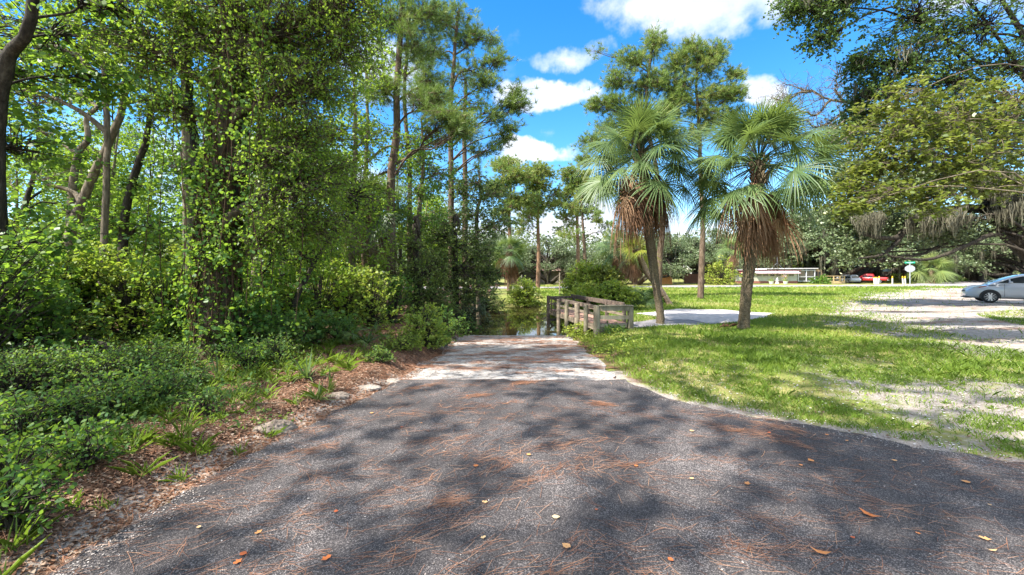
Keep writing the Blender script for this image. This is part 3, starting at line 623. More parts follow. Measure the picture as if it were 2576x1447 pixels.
slim([(715, 850), (735, 780), (775, 690), (835, 590), (900, 520)], 9.0, (.07, .03), 'thin dark sapling arching to the right in front of the thicket',
     [bl(820, 560, 9, .8, .9), bl(890, 480, 9.2, .8, .9), bl(760, 640, 9.2, .6, .7)], 'leaf_fresh', 'bark_dark', 40, .06)
slim([(640, 850), (655, 740), (680, 660), (690, 540)], 9.5, (.06, .025), 'thin bent sapling rising from the thicket right of the vine covered oak',
     [bl(690, 560, 9.4, .7, .8), bl(660, 680, 9.4, .6, .7)], 'leaf_fresh', 'bark_dark', 36, .06)

slim([(250, 850), (262, 600), (270, 350), (262, 150), (250, -40)], 10.2, (.08, .05), 'straight trunk left of the leaning pale one carrying high bright foliage',
     [bl(230, 0, 10.2, 1.4, 1.1), bl(120, 120, 10, 1.2, .9), bl(330, 90, 10.3, 1.3, 1.1), bl(60, 220, 10.2, 1.1, .8), bl(400, 170, 10.4, 1.0, .8), bl(20, 60, 10, 1.3, .8)], 'leaf_fresh', 'bark_grey', 50, .075)
slim([(640, 850), (650, 600), (655, 350), (665, 150), (670, -40)], 11, (.15, .07), 'grey trunk directly right of the vine covered oak with a high spreading crown',
     [bl(640, 10, 11, 1.4, 1.2), bl(760, 40, 11, 1.3, 1.1), bl(870, 60, 11, 1.0, .9), bl(700, 170, 11, 1.2, 1.0), bl(820, 200, 11.2, 1.0, .9), bl(640, 300, 11, 1.0, .8), bl(760, 330, 11.2, 1.0, .9), bl(860, 330, 11.2, .8, .7), bl(800, 450, 11.3, 1.0, .9)], 'leaf_fresh', 'bark_grey', 50, .075)
# ---- forest trees behind, a few shapes copied
proto = []
for k in range(4):
    hgt = [10.5, 12, 9, 13][k]; bs = []
    for j in range(11):
        z = hgt * (.16 + .8 * (j + .5) / 11); a = rng.uniform(0, 6.28); w = hgt * .17 * (1.15 - .5 * abs(j / 10 - .45)); bs.append((np.array([math.cos(a) * w * .8, math.sin(a) * w * .8, z]), (w * .75, w * .75, w * .5), 1))
    proto.append(tree('woodland_tree', 'leafy woodland tree standing deep in the left woods', 'tree', (0, 0, 0), [(0, 0, -.2), (.1 * k, 0, hgt * .3), (-.2, .1, hgt * .6), (.1, 0, hgt * .97)], (.16, .03), bs,
                      M[['leaf_fresh', 'leaf_mid', 'leaf_fresh', 'leaf_mid'][k]], M[['bark_grey', 'bark_dark'][k % 2]], 30, 24, .12, .3, group='woodland trees behind the front row', shape=HEX, up=.35))
spots = [(-17, 18), (-8.7, 15.2), (-16, 25), (-12.5, 26), (-19.5, 20), (-24, 24), (-16, 15.5), (-19, 16.5), (-22, 18.5), (-14, 18), (-25, 20), (-20, 23), (-11.5, 19), (-10, 32), (-15.5, 31),  (-21, 22), (-9, 21), (-14, 23.5), (-6.2, 17.5), (-6.2, 23), (-19, 29), (-11, 29), (-5.8, 29.5), (-27, 27), (-26, 18), (-19, 12.4), (-33, 33), (-23, 36), (-13.5, 37), (-7.5, 38), (-4.2, 20.6), (-4.8, 34), (-40, 24), (-7.0, 12.6), (-4.9, 25.6)]
used = [False] * 4
for i, (x, y) in enumerate(spots):
    k = i % 4; o = proto[k] if not used[k] else copy_tree(proto[k]); used[k] = True
    s_ = rng.uniform(.6, .8) * (1 if x > -9 else 1.08)
    if (x, y) in ((-4.2, 20.6), (-6.2, 17.5), (-4.9, 25.6)): s_ = .62
    o.location = (x, y, float(H(x, y))); o.rotation_euler.z = rng.uniform(0, 6.28); o.scale = (s_,) * 3

# ---- pines of the middle row
def pine(label, px, Y, pth, r, blobs, ncl=26, tuft=6, name='pine_tree', ls=.24, nw=.02, sp=.22, group=None, bark='bark_pine', nn=15, vb=0.):
    g = np.array([(px - HX) / K * Y, Y, 0]); g[2] = H(g[0], g[1])
    return tree(name, label, 'tree', g, [g - [0, 0, .15]] + [P(a, c, Y) for a, c in pth], r, blobs, M['needle'], M[bark], ncl, tuft, ls, sp, pine=True, group=group, nn=nn, nw=nw, twig=.014, vbase=vb, limb=.045)
pine('tall rough barked pine with a low bough reaching right, leftmost of the pines', 985, 14.5, [(984, 600), (984, 450), (998, 330), (998, 210), (1010, 40), (1022, -160), (1030, -330)], (.17, .06),
     [bl(1075, 255, 14, (.9, .8, .25), 1.0), bl(1130, 300, 13.6, (.7, .7, .25), .8), bl(1165, 325, 13.4, (.4, .4, .2), .5), bl(1085, 205, 14.3, .6, .7), bl(960, 225, 14.3, .6, .8), bl(1050, 110, 14.5, .8, .9), bl(975, 60, 14.6, .9, 1.0), bl(1080, 30, 14.3, .8, .9),
      bl(1010, -70, 14.5, 1.3, 1.2), bl(1100, -120, 14.2, 1.3, 1.1), bl(950, -170, 14.5, 1.3, 1.1), bl(1060, -260, 14.5, 1.5, 1.2), bl(1170, -230, 13.5, 1.3, 1.0)], 36, 8, nw=.014, sp=.22)
pine('tall pine with open boughs reaching right over the pond', 1136, 19, [(1135, 600), (1135, 430), (1133, 300), (1140, 180), (1150, 60), (1155, 20)], (.16, .05),
     [bl(1150, 40, 19, .9, .7), bl(1210, 95, 19, .7, .7), bl(1245, 150, 18.6, .5, .5), bl(1185, 170, 18.7, .7, .5), bl(1225, 215, 18.6, .6, .6), bl(1275, 265, 18.5, .5, .4), bl(1305, 265, 18.4, .3, .35), bl(1300, 235, 18.5, .3, .3), bl(1245, 300, 18.4, .5, .35), bl(1285, 325, 18.4, .35, .3),
      bl(1270, 350, 18.5, .35, .3), bl(1090, 130, 19.2, .8, .7), bl(1080, 230, 19.2, .8, .6), bl(1110, 60, 19.1, .7, .6), bl(1170, 110, 19.4, .6, .4), bl(1195, 370, 19, .5, .3), bl(1235, 375, 18.6, .4, .25)], 32, 7, nw=.022)
pine('pine trunk with vines beside the dark oak, behind the long bough', 1172, 21, [(1170, 600), (1170, 450), (1168, 330), (1172, 200)], (.17, .08),
     [bl(1160, 200, 21, .9, .6), bl(1190, 260, 21, .8, .5), bl(1150, 300, 21.2, .8, .5), bl(1200, 420, 21, .5, .3)], 20, 6, nw=.022)
pine('thin pine between the leftmost pine and the vine hung oak thicket', 1032, 17, [(1030, 600), (1030, 420), (1018, 260), (1025, 100), (1030, -40)], (.11, .05),
     [bl(1010, 180, 17, .8, .7), bl(1040, 60, 17, .9, .8), bl(1020, -50, 17, 1.0, .8), bl(1070, 160, 17, .6, .5)], 20, 6, nw=.018)
# deciduous fill between the pines
def mid(label, px, Y, top, blobs, lm='leaf_mid', ncl=40, ls=.09, sp=.24, bm='bark_grey', r=(.12, .04), name='broadleaf_tree', up=.4, aspect=.5, **kw):
    g = np.array([(px - HX) / K * Y, Y, 0]); g[2] = H(g[0], g[1])
    return tree(name, label, 'tree', g, [g - [0, 0, .1], P(px - 6, 560, Y), P(px + 4, (560 + top) / 2, Y), P(px, top, Y)], r, blobs, M[lm], M[bm], ncl, 26, ls, sp, up=up, aspect=aspect, **kw)
mid('bright airy tree filling the gap between the vine covered oak and the pines', 890, 13, 200, [bl(890, 250, 13, 1.0, .8), bl(930, 350, 13, 1.0, .9), bl(870, 420, 12.8, .9, .9), bl(920, 500, 12.7, 1.0, 1.0), bl(850, 560, 12.5, 1.0, 1.0), bl(930, 620, 12.5, 1.0, 1.0), bl(960, 170, 13, .7, .5), bl(880, 150, 13, .6, .4)], 'leaf_fresh', 40, .075)
mid('pale green tree with light bark behind the leftmost pine', 920, 16, 120, [bl(930, 200, 16, 1.1, .7), bl(960, 120, 16, .8, .5), bl(900, 330, 16, 1.1, .8), bl(1000, 430, 16.5, 1.1, .9), bl(1040, 350, 16, 1.0, .8), bl(985, 560, 16, 1.1, 1.0)], 'leaf_fresh', 36, .09)
mid('leafy vine hung tree around the pine trunks', 1060, 16, 300, [bl(1060, 400, 16, .9, 1.0), bl(1045, 480, 15.7, .9, 1.1), bl(1100, 430, 16, .9, .9), bl(1080, 330, 16.2, .8, .7), bl(1130, 350, 16.5, .7, .7), bl(1120, 250, 16.5, .7, .5), bl(1185, 270, 17, .6, .5), bl(1060, 560, 15.8, .9, 1.1)], 'leaf_mid', 44, .08)
mid('dark green oak with dense round crown right of the pines', 1205, 19, 430, [bl(1190, 460, 19, .9, 1.2), bl(1235, 490, 18.8, .9, 1.2), bl(1180, 540, 18.6, 1.0, 1.2), bl(1240, 560, 18.6, 1.0, 1.2), bl(1150, 480, 19, .8, 1.0), bl(1120, 560, 18.4, 1.0, 1.2), bl(1195, 610, 18.3, 1.1, 1.2)], 'leaf_dark', 44, .085, up=.4)
mid('olive green evergreen tree overhanging the left bank of the pond', 1150, 16.5, 580, [bl(1110, 590, 16.3, .8, 1.2), bl(1150, 620, 16.2, .9, 1.2), bl(1095, 660, 16, .9, 1.3), bl(1165, 680, 16.2, .9, 1.3), bl(1210, 640, 17, .7, 1.1), bl(1130, 720, 15.9, .9, 1.3), bl(1190, 730, 16.2, .7, 1.1), bl(1225, 690, 17.5, .6, 1.0)], 'leaf_olive', 46, .07, .2, 'bark_dark', up=.4)
mid('olive green evergreen tree in shade left of the pond beside the thicket', 1050, 14.2, 600, [bl(1040, 620, 14.1, .8, 1.2), bl(1075, 680, 14, .8, 1.3), bl(1020, 690, 14, .8, 1.1), bl(1090, 740, 14.0, .7, 1.2), bl(1045, 750, 13.9, .7, 1.2), bl(1120, 780, 14.3, .55, 1.1)], 'leaf_olive', 44, .065, .19, 'bark_dark', up=.4)

# ---- understory shrubs of the left woods (each its own plant)
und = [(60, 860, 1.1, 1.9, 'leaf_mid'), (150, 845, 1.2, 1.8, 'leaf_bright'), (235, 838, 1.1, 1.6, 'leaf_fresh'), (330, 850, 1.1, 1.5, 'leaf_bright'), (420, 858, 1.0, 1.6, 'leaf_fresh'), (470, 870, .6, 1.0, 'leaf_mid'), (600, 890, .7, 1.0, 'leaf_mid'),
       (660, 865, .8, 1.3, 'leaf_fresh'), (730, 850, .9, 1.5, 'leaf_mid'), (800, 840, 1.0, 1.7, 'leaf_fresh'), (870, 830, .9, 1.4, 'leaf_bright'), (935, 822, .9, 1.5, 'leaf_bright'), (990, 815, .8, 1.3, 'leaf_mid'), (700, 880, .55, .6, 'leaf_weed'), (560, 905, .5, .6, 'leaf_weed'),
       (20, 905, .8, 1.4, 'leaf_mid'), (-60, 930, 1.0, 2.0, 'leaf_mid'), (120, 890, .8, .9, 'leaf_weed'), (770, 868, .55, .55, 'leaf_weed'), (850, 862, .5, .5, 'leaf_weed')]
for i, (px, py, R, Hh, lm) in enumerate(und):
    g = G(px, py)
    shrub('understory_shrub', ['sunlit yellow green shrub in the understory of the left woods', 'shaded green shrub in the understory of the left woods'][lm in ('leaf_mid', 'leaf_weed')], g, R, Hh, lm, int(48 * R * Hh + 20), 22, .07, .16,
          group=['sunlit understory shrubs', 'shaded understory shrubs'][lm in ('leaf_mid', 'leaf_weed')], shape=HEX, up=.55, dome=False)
for i in range(16):   # deeper row
    x = -5.5 - i * 1.15; y = 12.5 + rng.uniform(0, 4) + (i % 3) * 2.5
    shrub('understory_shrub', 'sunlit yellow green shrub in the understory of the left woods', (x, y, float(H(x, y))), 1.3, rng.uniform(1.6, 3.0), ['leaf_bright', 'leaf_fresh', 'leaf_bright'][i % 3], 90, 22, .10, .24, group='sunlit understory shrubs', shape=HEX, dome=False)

bank = [(40, 1010, .5, .5), (140, 985, .5, .45), (250, 990, .45, .4), (340, 965, .45, .45), (430, 950, .4, .4), (60, 1110, .35, .35), (180, 1090, .4, .38), (300, 1060, .35, .35), (400, 1020, .3, .32), (30, 1230, .25, .3), (480, 985, .25, .25), (620, 930, .35, .35), (690, 915, .35, .4), (30, 1330, .2, .25), (520, 1050, .16, .2), (210, 1180, .25, .28)]
for i, (px, py, R, Hh) in enumerate(bank):
    shrub('bank_weed_clump', 'knee high leafy weed clump on the shaded left verge', G(px, py), R, Hh, ['leaf_weed', 'leaf_mid'][i % 2], int(90 * R / .4), 20, .038, .1, cat='weeds', group='weed clumps on the left verge', shape=HEX, aspect=.34, up=.5, dome=False)
# ---- pond-side plants
shrub('round_bush', 'round bright green bush standing at the far edge of the pond', ((1322 - HX) / K * 26.2, 26.2, -.42), 1.15, 1.75, 'leaf_bright', 260, 30, .09, .13, up=.6)
shrub('bank_shrub', 'climbing yellow green vine mound on the left bank beside the ramp', G(1065, 868), .55, .95, 'leaf_bright', 130, 24, .06, .09, vbase=.1)
shrub('bank_shrub', 'green leafy mound behind the vine mound at the water edge', G(1120, 845), .6, .9, 'leaf_weed', 110, 22, .06, .1)
shrub('fern_clump', 'low green fern clump over the rocks at the left corner of the ramp', G(1100, 868), .38, .38, 'leaf_weed', 70, 22, .05, .07, cat='fern', vbase=.1)
shrub('bank_shrub', 'low weeds trailing into the water left of the ramp end', G(1175, 838), .55, .45, 'leaf_weed', 60, 20, .06, .1)
shrub('bank_shrub', 'pale leaved bush overhanging the left side of the pond', P(1165, 790, 17.5) * [1, 1, 0] + [0, 0, -.45], 1.2, 1.3, 'leaf_oak', 120, 24, .07, .14)
shrub('bank_shrub', 'dark shaded bush at the far left corner of the pond', P(1232, 770, 22) * [1, 1, 0] + [-.5, 0, -.4], 1.3, 2.0, 'leaf_olive', 130, 24, .09, .16)
shrub('boardwalk_weeds', 'bright broad leaved weeds growing along the near side of the boardwalk', G(1440, 832) + [.15, 0, 0], .6, .55, 'leaf_bright', 110, 20, .075, .1, cat='weeds')
shrub('boardwalk_weeds', 'yellow green weeds below the middle of the boardwalk rail', G(1468, 845) , .6, .4, 'leaf_bright', 110, 20, .06, .1, cat='weeds', vbase=.15)
shrub('boardwalk_weeds', 'small weeds tucked against the end board of the boardwalk', G(1545, 838) + [0, 0, 0], .35, .25, 'leaf_weed', 50, 18, .05, .07, cat='weeds')
for px, Y, R, Hh, lm, lb in [(1430, 20.5, .9, 1.2, 'leaf_bright', 'low sunny bush at the right edge of the pond behind the boardwalk'), (1475, 21.5, 1.3, 2.35, 'leaf_bright', 'tall sunny bush behind the far boardwalk rail, left of the yellowish one'), (1525, 21, 1.25, 2.0, 'leaf_laurel', 'yellowish bush between the tall sunny bush and the saw palmetto'),
                             (1480, 18.8, 1.1, 1.25, 'leaf_bright', 'light green bush pressed against the boardwalk handrail'), (1540, 18.2, 1.05, 1.25, 'leaf_bright', 'leafy low bush just left of the saw palmetto'), (1625, 21.5, .8, .7, 'leaf_weed', 'dark green weeds at the foot of the pine behind the left palm'), (1405, 24.5, .8, 1.1, 'leaf_laurel', 'yellow green bush right of the round pond bush')]:
    x = (px - HX) / K * Y; shrub('sunny_bush', lb, (x, Y, float(H(x, Y)) - .02), R, Hh, lm, int(170 * R * Hh) + 50, 28, .10, .15, group='bushes behind the boardwalk', up=.55)

# ------------------------------------------------------------------ palms
def frond(L, Sg, center, az, elv, pet, R, nseg=34, spanang=2.35, droop=.35, tone=.5, fold=0., curl=.5):
    """fan leaf: petiole tube + pointed segments with hanging tips"""
    d0 = np.array([math.cos(az) * math.cos(elv), math.sin(az) * math.cos(elv), math.sin(elv)])
    t = np.linspace(0, 1, 7)[:, None]; pts = center + d0 * pet * t + np.array([0, 0, -1.]) * (t ** 2) * pet * droop * .6
    Sg.tubes(pts[None], np.linspace(.017, .008, 7)[None], 4)
    hub = pts[-1]; ax = unit(pts[-1] - pts[-2]); side = unit(np.cross(ax, [0, 0, 1.]) + 1e-6); nm = np.cross(side, ax); ro = rng.normal(0, .5); side, nm = side * math.cos(ro) + nm * math.sin(ro), nm * math.cos(ro) - side * math.sin(ro)
    ph = np.linspace(-spanang, spanang, nseg) + rng.normal(0, .02, nseg); dph = 2 * spanang / nseg
    fac = .72 + .28 * np.cos(ph * .6); s = np.array([0, .22, .45, .7, .88, 1.0]); ln_ = R * fac * rng.uniform(.9, 1.08, nseg)
    dirs = np.cos(ph)[:, None] * ax + np.sin(ph)[:, None] * side - nm * (fold * np.abs(np.sin(ph)))[:, None]; dirs = unit(dirs)
    pos = hub + dirs[:, None, :] * (ln_[:, None] * s)[:, :, None]
    dr = curl * rng.uniform(.5, 1.5, nseg); pos[:, :, 2] -= (dr[:, None] * ln_[:, None] * s[None, :] ** 2.4) * (.55 + .45 * np.abs(dirs[:, 2:3] * 0 + 1))
    pos += ax * 0
    pos[:, 3:, :] -= dirs[:, None, :] * (dr[:, None] * ln_[:, None] * np.array([.04, .12, .24]))[:, :, None]
    w = np.minimum(ln_[:, None] * s * math.tan(dph / 2) * 1.05, .5 * .036 * R) * np.array([1, 1, .95, .6, .3, .03])
    w[:, 0] = .004
    sd = unit(np.cross(dirs, nm)); bend = nm * .35
    mid_ = pos + nm * (w * .45)[:, :, None]
    A = pos - sd[:, None, :] * w[:, :, None]; B = pos + sd[:, None, :] * w[:, :, None]
    V = np.stack([A, mid_, B], 2).reshape(-1, 3); i = np.arange(nseg * 18).reshape(nseg, 6, 3)
    Q = np.concatenate([np.stack([i[:, :-1, k], i[:, :-1, k + 1], i[:, 1:, k + 1], i[:, 1:, k]], -1).reshape(-1, 4) for k in (0, 1)])
    v = np.tile(np.repeat(np.clip(tone + rng.normal(0, .12, nseg), 0, 1), 5), 2)
    L.add(V, np.full(len(Q), 4), Q.ravel(), v)
def palm(name, label, base, trunk, tr, nf=30, nd=16, R=1.0, pet=1.1, tone=.4, group=None, mats=('palm', 'palm_dead', 'bark_palm'), dead_len=.92, stalks=0, up_bias=0., cat='palm'):
    base = np.array(base, float); root = empty(name, base, label, cat, group); T = TB(); tp = np.array(trunk, float) - base
    p, r = smooth_path(tp, np.linspace(tr[0], tr[1], len(tp)) if len(tr) == 2 else tr, 60)
    r = r * (1 + .05 * np.sin(np.arange(60) * 2.4) + rng.normal(0, .03, 60)); r[:3] *= [1.25, 1.12, 1.05]
    T.tubes(p[None], r[None], 18); T.build('trunk', M[mats[2]], root, True)
    top = p[-1]; ga = 2.39996
    for i in range(nf):
        F = TB(); f = (i + .5) / nf; el = math.radians(84 - 108 * f ** .95 + rng.normal(0, 7)) + up_bias; az = i * ga + rng.normal(0, .15)
        frond(F, F, top + [0, 0, -.15 * f], az, el, pet * rng.uniform(.85, 1.15) * (.75 + .35 * math.sin(min(1, f * 1.5) * 1.57)), R * rng.uniform(.88, 1.1), 36, droop=.25 + .35 * f, tone=tone + .3 * (1 - f) * (f < .25) + rng.normal(0, .08), fold=.28, curl=.10 + .26 * f)
        o = F.build('frond', M[mats[0]], root)
    for i in range(nd):
        F = TB(); az = i * ga * 1.3 + 1; el = math.radians(rng.uniform(-66, -25) if i % 3 else rng.uniform(-35, -10)); fl = rng.uniform(.5, 1.15)
        frond(F, F, top + [0, 0, -.1 - .45 * rng.random()], az, el, pet * .75 * fl, R * dead_len * fl, 30, 1.5, 1.0, rng.uniform(.1, .9), .8, .7)
        F.build('dead_frond', M[mats[1]], root)
    # old leaf bases below the crown
    Bt = TB(); nb = 46; a = np.arange(nb) * ga; z = -np.linspace(.05, .75, nb); st = np.stack([np.cos(a) * tr[-1] * .9, np.sin(a) * tr[-1] * .9, z], 1) + top
    en = st + np.stack([np.cos(a) * .17, np.sin(a) * .17, np.full(nb, .26)], 1) * rng.uniform(.5, 1.2, (nb, 1))
    Bt.tubes(np.stack([st, (st + en) / 2 + [0, 0, -.02], en], 1), np.broadcast_to([.035, .026, .014], (nb, 3)), 5); Bt.build('leaf_bases', M['bark_palm'], root)
    if stalks:
        S = TB(); n = stalks; a = rng.uniform(0, 6.28, n); ln_ = rng.uniform(.7, 1.5, n); t = np.linspace(0, 1, 6)
        d = np.stack([np.cos(a) * .55, np.sin(a) * .55, rng.uniform(.5, 1.3, n)], 1)
        pp = top + d[:, None, :] * (ln_[:, None] * t)[:, :, None]; pp[:, :, 2] -= .25 * ln_[:, None] * t ** 2
        S.tubes(pp, np.broadcast_to(np.linspace(.011, .003, 6), (n, 6)), 4)
        q = pp[:, 2:].reshape(-1, 3); q = np.repeat(q, 9, 0); e = q + rng.normal(0, .13, q.shape); S.tubes(np.stack([q, (q + e) / 2 + .01, e], 1), np.full((len(q), 3), .003), 3)
        S.build('flower_stalks', M['vine_tan'], root)
    return root
b = G(1660, 815); Y = b[1]
palm('cabbage_palm', 'left tall cabbage palm with dry flower stalks, beside the boardwalk', b, [b - [0, 0, .1], P(1661, 790, Y), P(1652, 730, Y), P(1645, 680, Y), P(1640, 640, Y), P(1628, 550, Y), P(1612, 378, Y)], (.14, .115, .115, .135, .145, .15, .13), 60, 46, 1.0, 1.2, .42, 'tall cabbage palms on the lawn', stalks=26)
b = G(1870, 828); Y = b[1]
palm('cabbage_palm', 'right tall cabbage palm with thick brown skirt of dead fronds', b, [b - [0, 0, .1], P(1873, 790, Y), P(1878, 730, Y), P(1884, 680, Y), P(1890, 630, Y), P(1898, 550, Y), P(1908, 405, Y)], (.17, .14, .145, .155, .165, .155, .14), 66, 34, 1.02, 1.4, .48, 'tall cabbage palms on the lawn', stalks=6)
# leaning small palm
b = G(1689, 768); Y = b[1]
palm('leaning_palm', 'small palm with bare pale trunk leaning left behind the left tall palm', b, [b - [0, 0, .1], P(1668, 738, Y), P(1648, 712, Y), P(1630, 690, Y), P(1616, 660, Y), P(1598, 628, Y)], (.14, .13, .14, .15, .15, .13), 18, 14, .75, .5, .5, mats=('palm_new', 'palm_dead', 'bark_pale'), up_bias=.1)
b = P(1558, 700, 24) * [1, 1, 0]; b[2] = H(b[0], b[1])
palm('cabbage_palm', 'dark cabbage palm half hidden behind the sunny bushes', b, [b - [0, 0, .1], b + [0, 0, 1.5], P(1556, 618, 24)], (.16, .14), 22, 14, .9, .9, .3, group='background palms')
b = P(1282, 700, 31) * [1, 1, 0]; b[2] = H(b[0], b[1])
palm('cabbage_palm', 'cabbage palm with rusty dead fronds beyond the left side of the pond', b, [b - [0, 0, .1], b + [0, 0, 1.2], P(1282, 628, 31)], (.18, .16), 20, 16, .9, .9, .35, group='background palms')
b = P(935, 700, 15) * [1, 1, 0]; b[2] = H(b[0], b[1])
palm('cabbage_palm', 'shaded cabbage palm in the woods behind the leftmost pine', b, [b - [0, 0, .1], b + [0, 0, 2], P(938, 505, 15)], (.17, .15), 24, 14, .85, .9, .2, group='background palms')
b = G(2410, 707); b = P(2345, 700, 60) * [1, 1, 0]; b[2] = H(b[0], b[1])
palm('cabbage_palm', 'broad pale palm drooping behind the stop sign', b, [b - [0, 0, .1], b + [0, 0, 1.2], b + [0, 0, 2.2]], (.35, .3), 26, 4, 1.9, 1.5, .8, group='background palms')
b = P(1840, 700, 58) * [1, 1, 0]; b[2] = H(b[0], b[1])
palm('cabbage_palm', 'background palm above the small yellow green tree', b, [b - [0, 0, .1], b + [0, 0, 3], b + [0, 0, 5.2]], (.25, .22), 20, 10, 1.4, 1.2, .6, group='background palms')
# saw palmetto and small palmetto plants (no trunk)
def palmetto(label, g, n, R, pet, tone=.5, mname='palm', name='palmetto'):
    root = empty(name, g, label, 'palmetto')
    for i in range(n):
        F = TB(); frond(F, F, np.zeros(3) + [0, 0, .03], i * 2.4, math.radians(rng.uniform(25, 78)), pet * rng.uniform(.7, 1.2), R * rng.uniform(.8, 1.1), 24, 1.7, .35, tone + rng.normal(0, .1), .3, .3); F.build('frond', M[mname], root)
    return root
x = (1590 - HX) / K * 18.8; palmetto('fan leaved saw palmetto clump between the sunny bushes and the left palm', (x, 18.8, float(H(x, 18.8))), 20, .6, .85, .65)
palmetto('small upright palmetto with dark fans at the edge of the left woods', G(925, 868), 8, .3, .45, .45)
def grassplant(label, g, n, L, w=.014, tone=.4, lean=.35, name='strap_leaf_plant'):
    root = empty(name, g, label, 'plant'); F = TB(); a = rng.uniform(0, 6.28, n); el = rng.uniform(lean, 1.45, n); ln_ = L * rng.uniform(.6, 1.1, n)
    t = np.linspace(0, 1, 7); d = np.stack([np.cos(a) * np.cos(el), np.sin(a) * np.cos(el), np.sin(el)], 1)
    p = d[:, None, :] * (ln_[:, None] * t)[:, :, None]; p[:, :, 2] -= (.35 * ln_[:, None] * t ** 2.5) * np.cos(el)[:, None] * 1.5; p[:, :, 2] = np.maximum(p[:, :, 2], .01)
    s = unit(np.cross(d, [0, 0, 1.])); ww = w * np.array([.6, 1, 1, .9, .7, .4, .04]); A = p - s[:, None] * ww[None, :, None]; B = p + s[:, None] * ww[None, :, None]
    V = np.stack([A, B], 2).reshape(-1, 3); i = np.arange(n * 14).reshape(n, 7, 2); Q = np.stack([i[:, :-1, 0], i[:, :-1, 1], i[:, 1:, 1], i[:, 1:, 0]], -1).reshape(-1, 4)
    F.add(V, np.full(len(Q), 4), Q.ravel(), np.repeat(np.clip(tone + rng.normal(0, .15, n), 0, 1), 6)); F.build('leaves', M['palm'], root); return root
grassplant('spiky grey green palmetto seedling on the brown leaf litter', G(772, 955), 34, .48, .012, .45)
grassplant('slim upright grassy tuft left of the spiky palmetto seedling', G(550, 960), 12, .45, .012, .4, .7)
grassplant('bright yellow green single shoot at the drive edge', G(830, 985), 7, .36, .012, .95, .95)
grassplant('limp pale strap leaves by the broken pavement edge', G(800, 1010), 18, .3, .012, .8, .1)
grassplant('thin arching grass tuft above the broken kerb lump', G(600, 985), 22, .32, .005, .6, .3)
grassplant('dark arching grass clump among the weeds in the left shade', G(240, 1040), 40, .5, .009, .35, .3)
shrub('low_weed_clump', 'small feathery green weed clump near the ramp corner', G(958, 912), .2, .26, 'leaf_weed', 50, 22, .032, .05, cat='weeds', vbase=.1)
shrub('low_weed_clump', 'taller green weeds behind the feathery clump near the ramp corner', G(1010, 880), .4, .4, 'leaf_bright', 70, 22, .04, .08, cat='weeds')

# ------------------------------------------------------------------ pines behind the palms and far pines
pine('bushy pine behind the left palm, its trunk showing just right of the palm trunk', 1655, 26, [(1660, 640), (1667, 560), (1650, 420), (1625, 280), (1640, 120), (1648, 85)], (.21, .05),
     [bl(1645, 110, 26, (.8, .8, .9), 1.0), bl(1590, 150, 26, .9, 1.0), bl(1550, 200, 26, .8, .9), bl(1625, 210, 26, 1.1, 1.1), bl(1540, 260, 26, .9, .9), bl(1590, 285, 26, 1.0, 1.0), bl(1500, 265, 26, .5, .5), bl(1485, 360, 26, .6, .5), bl(1530, 330, 26, .9, .7), bl(1470, 400, 26, .4, .35), bl(1560, 400, 26, 1.0, .6), bl(1500, 130, 26, .15, .1), bl(1660, 300, 26, .8, .7)],
     34, 8, ls=.28, nw=.026, sp=.27, vb=.15)
pine('double topped pine standing on the lawn between the two palms', 1762, 25.5, [(1766, 640), (1768, 560), (1762, 420), (1760, 330), (1752, 220), (1755, 130)], (.19, .05),
     [bl(1740, 130, 25.5, (.9, .8, .6), 1.0), bl(1790, 140, 25.5, .8, 1.0), bl(1700, 165, 25.5, .8, .9), bl(1775, 175, 25.5, .9, .8), bl(1810, 235, 25.3, (.9, .8, .5), 1.0), bl(1845, 240, 25.3, .5, .7), bl(1760, 265, 25.5, .9, .9), bl(1700, 250, 25.5, .7, .8), bl(1800, 300, 25.5, .9, .8), bl(1840, 290, 25.5, .5, .5), bl(1750, 340, 25.5, .9, .6), bl(1690, 340, 25.5, .7, .5), bl(1660, 210, 25.6, .8, .8), bl(1720, 215, 25.4, .9, .9), bl(1850, 190, 25.5, .5, .5), bl(1680, 280, 25.8, .9, .8)],
     34, 8, ls=.28, nw=.026, sp=.27, vb=.2)
def farpine(label, px, Y, top, seed, w=1.0):
    g = np.random.default_rng(seed); bs = []
    span = 640 - top
    for j in range(15):
        f = j / 14; py = top + 12 + span * .52 * f ** 1.1; hw = 62 * w * (.35 + .8 * math.sin(min(1, f * 1.35) * 1.9)) * (1 if f < .75 else .75)
        bs.append(bl(px + g.uniform(-1, 1) * hw * .85, py, Y + g.uniform(-1, 1), (1.0, 1.0, .42), .8))
    bs.append(bl(px + g.uniform(-50, 50), top + span * .66, Y, (.9, .9, .3), .35)); bs.append(bl(px - 45, top + span * .72, Y, (.9, .9, .3), .3))
    return pine(label, px, Y, [(px + 2, 640), (px, 540), (px + 4, (top + 540) / 2), (px, top + 8)], (.24, .05), bs, 26, 6, ls=.3, nw=.05, sp=.36, bark='bark_red', vb=.25, group='tall open pines beyond the pond')
farpine('left one of the tall open pines beyond the pond', 1281, 38, 395, 1, .9)
farpine('middle pine of the tall open row, above the round pond bush', 1353, 42, 412, 2, .8)
farpine('right one of the tall open pines, just left of the palms', 1452, 44, 420, 3, .8)
x = (1510 - HX) / K * 30
pine('low pine bough tree with long arching branches left of the left palm', 1475, 33, [(1470, 620), (1466, 560), (1462, 500)], (.16, .06), [bl(1440, 520, 33, .7, .5), bl(1490, 545, 33, .7, .5), bl(1520, 575, 33, 1.0, .5), bl(1430, 590, 33, .8, .5), bl(1470, 480, 33, .7, .4)], 22, 6, ls=.28, nw=.04, vb=.3)

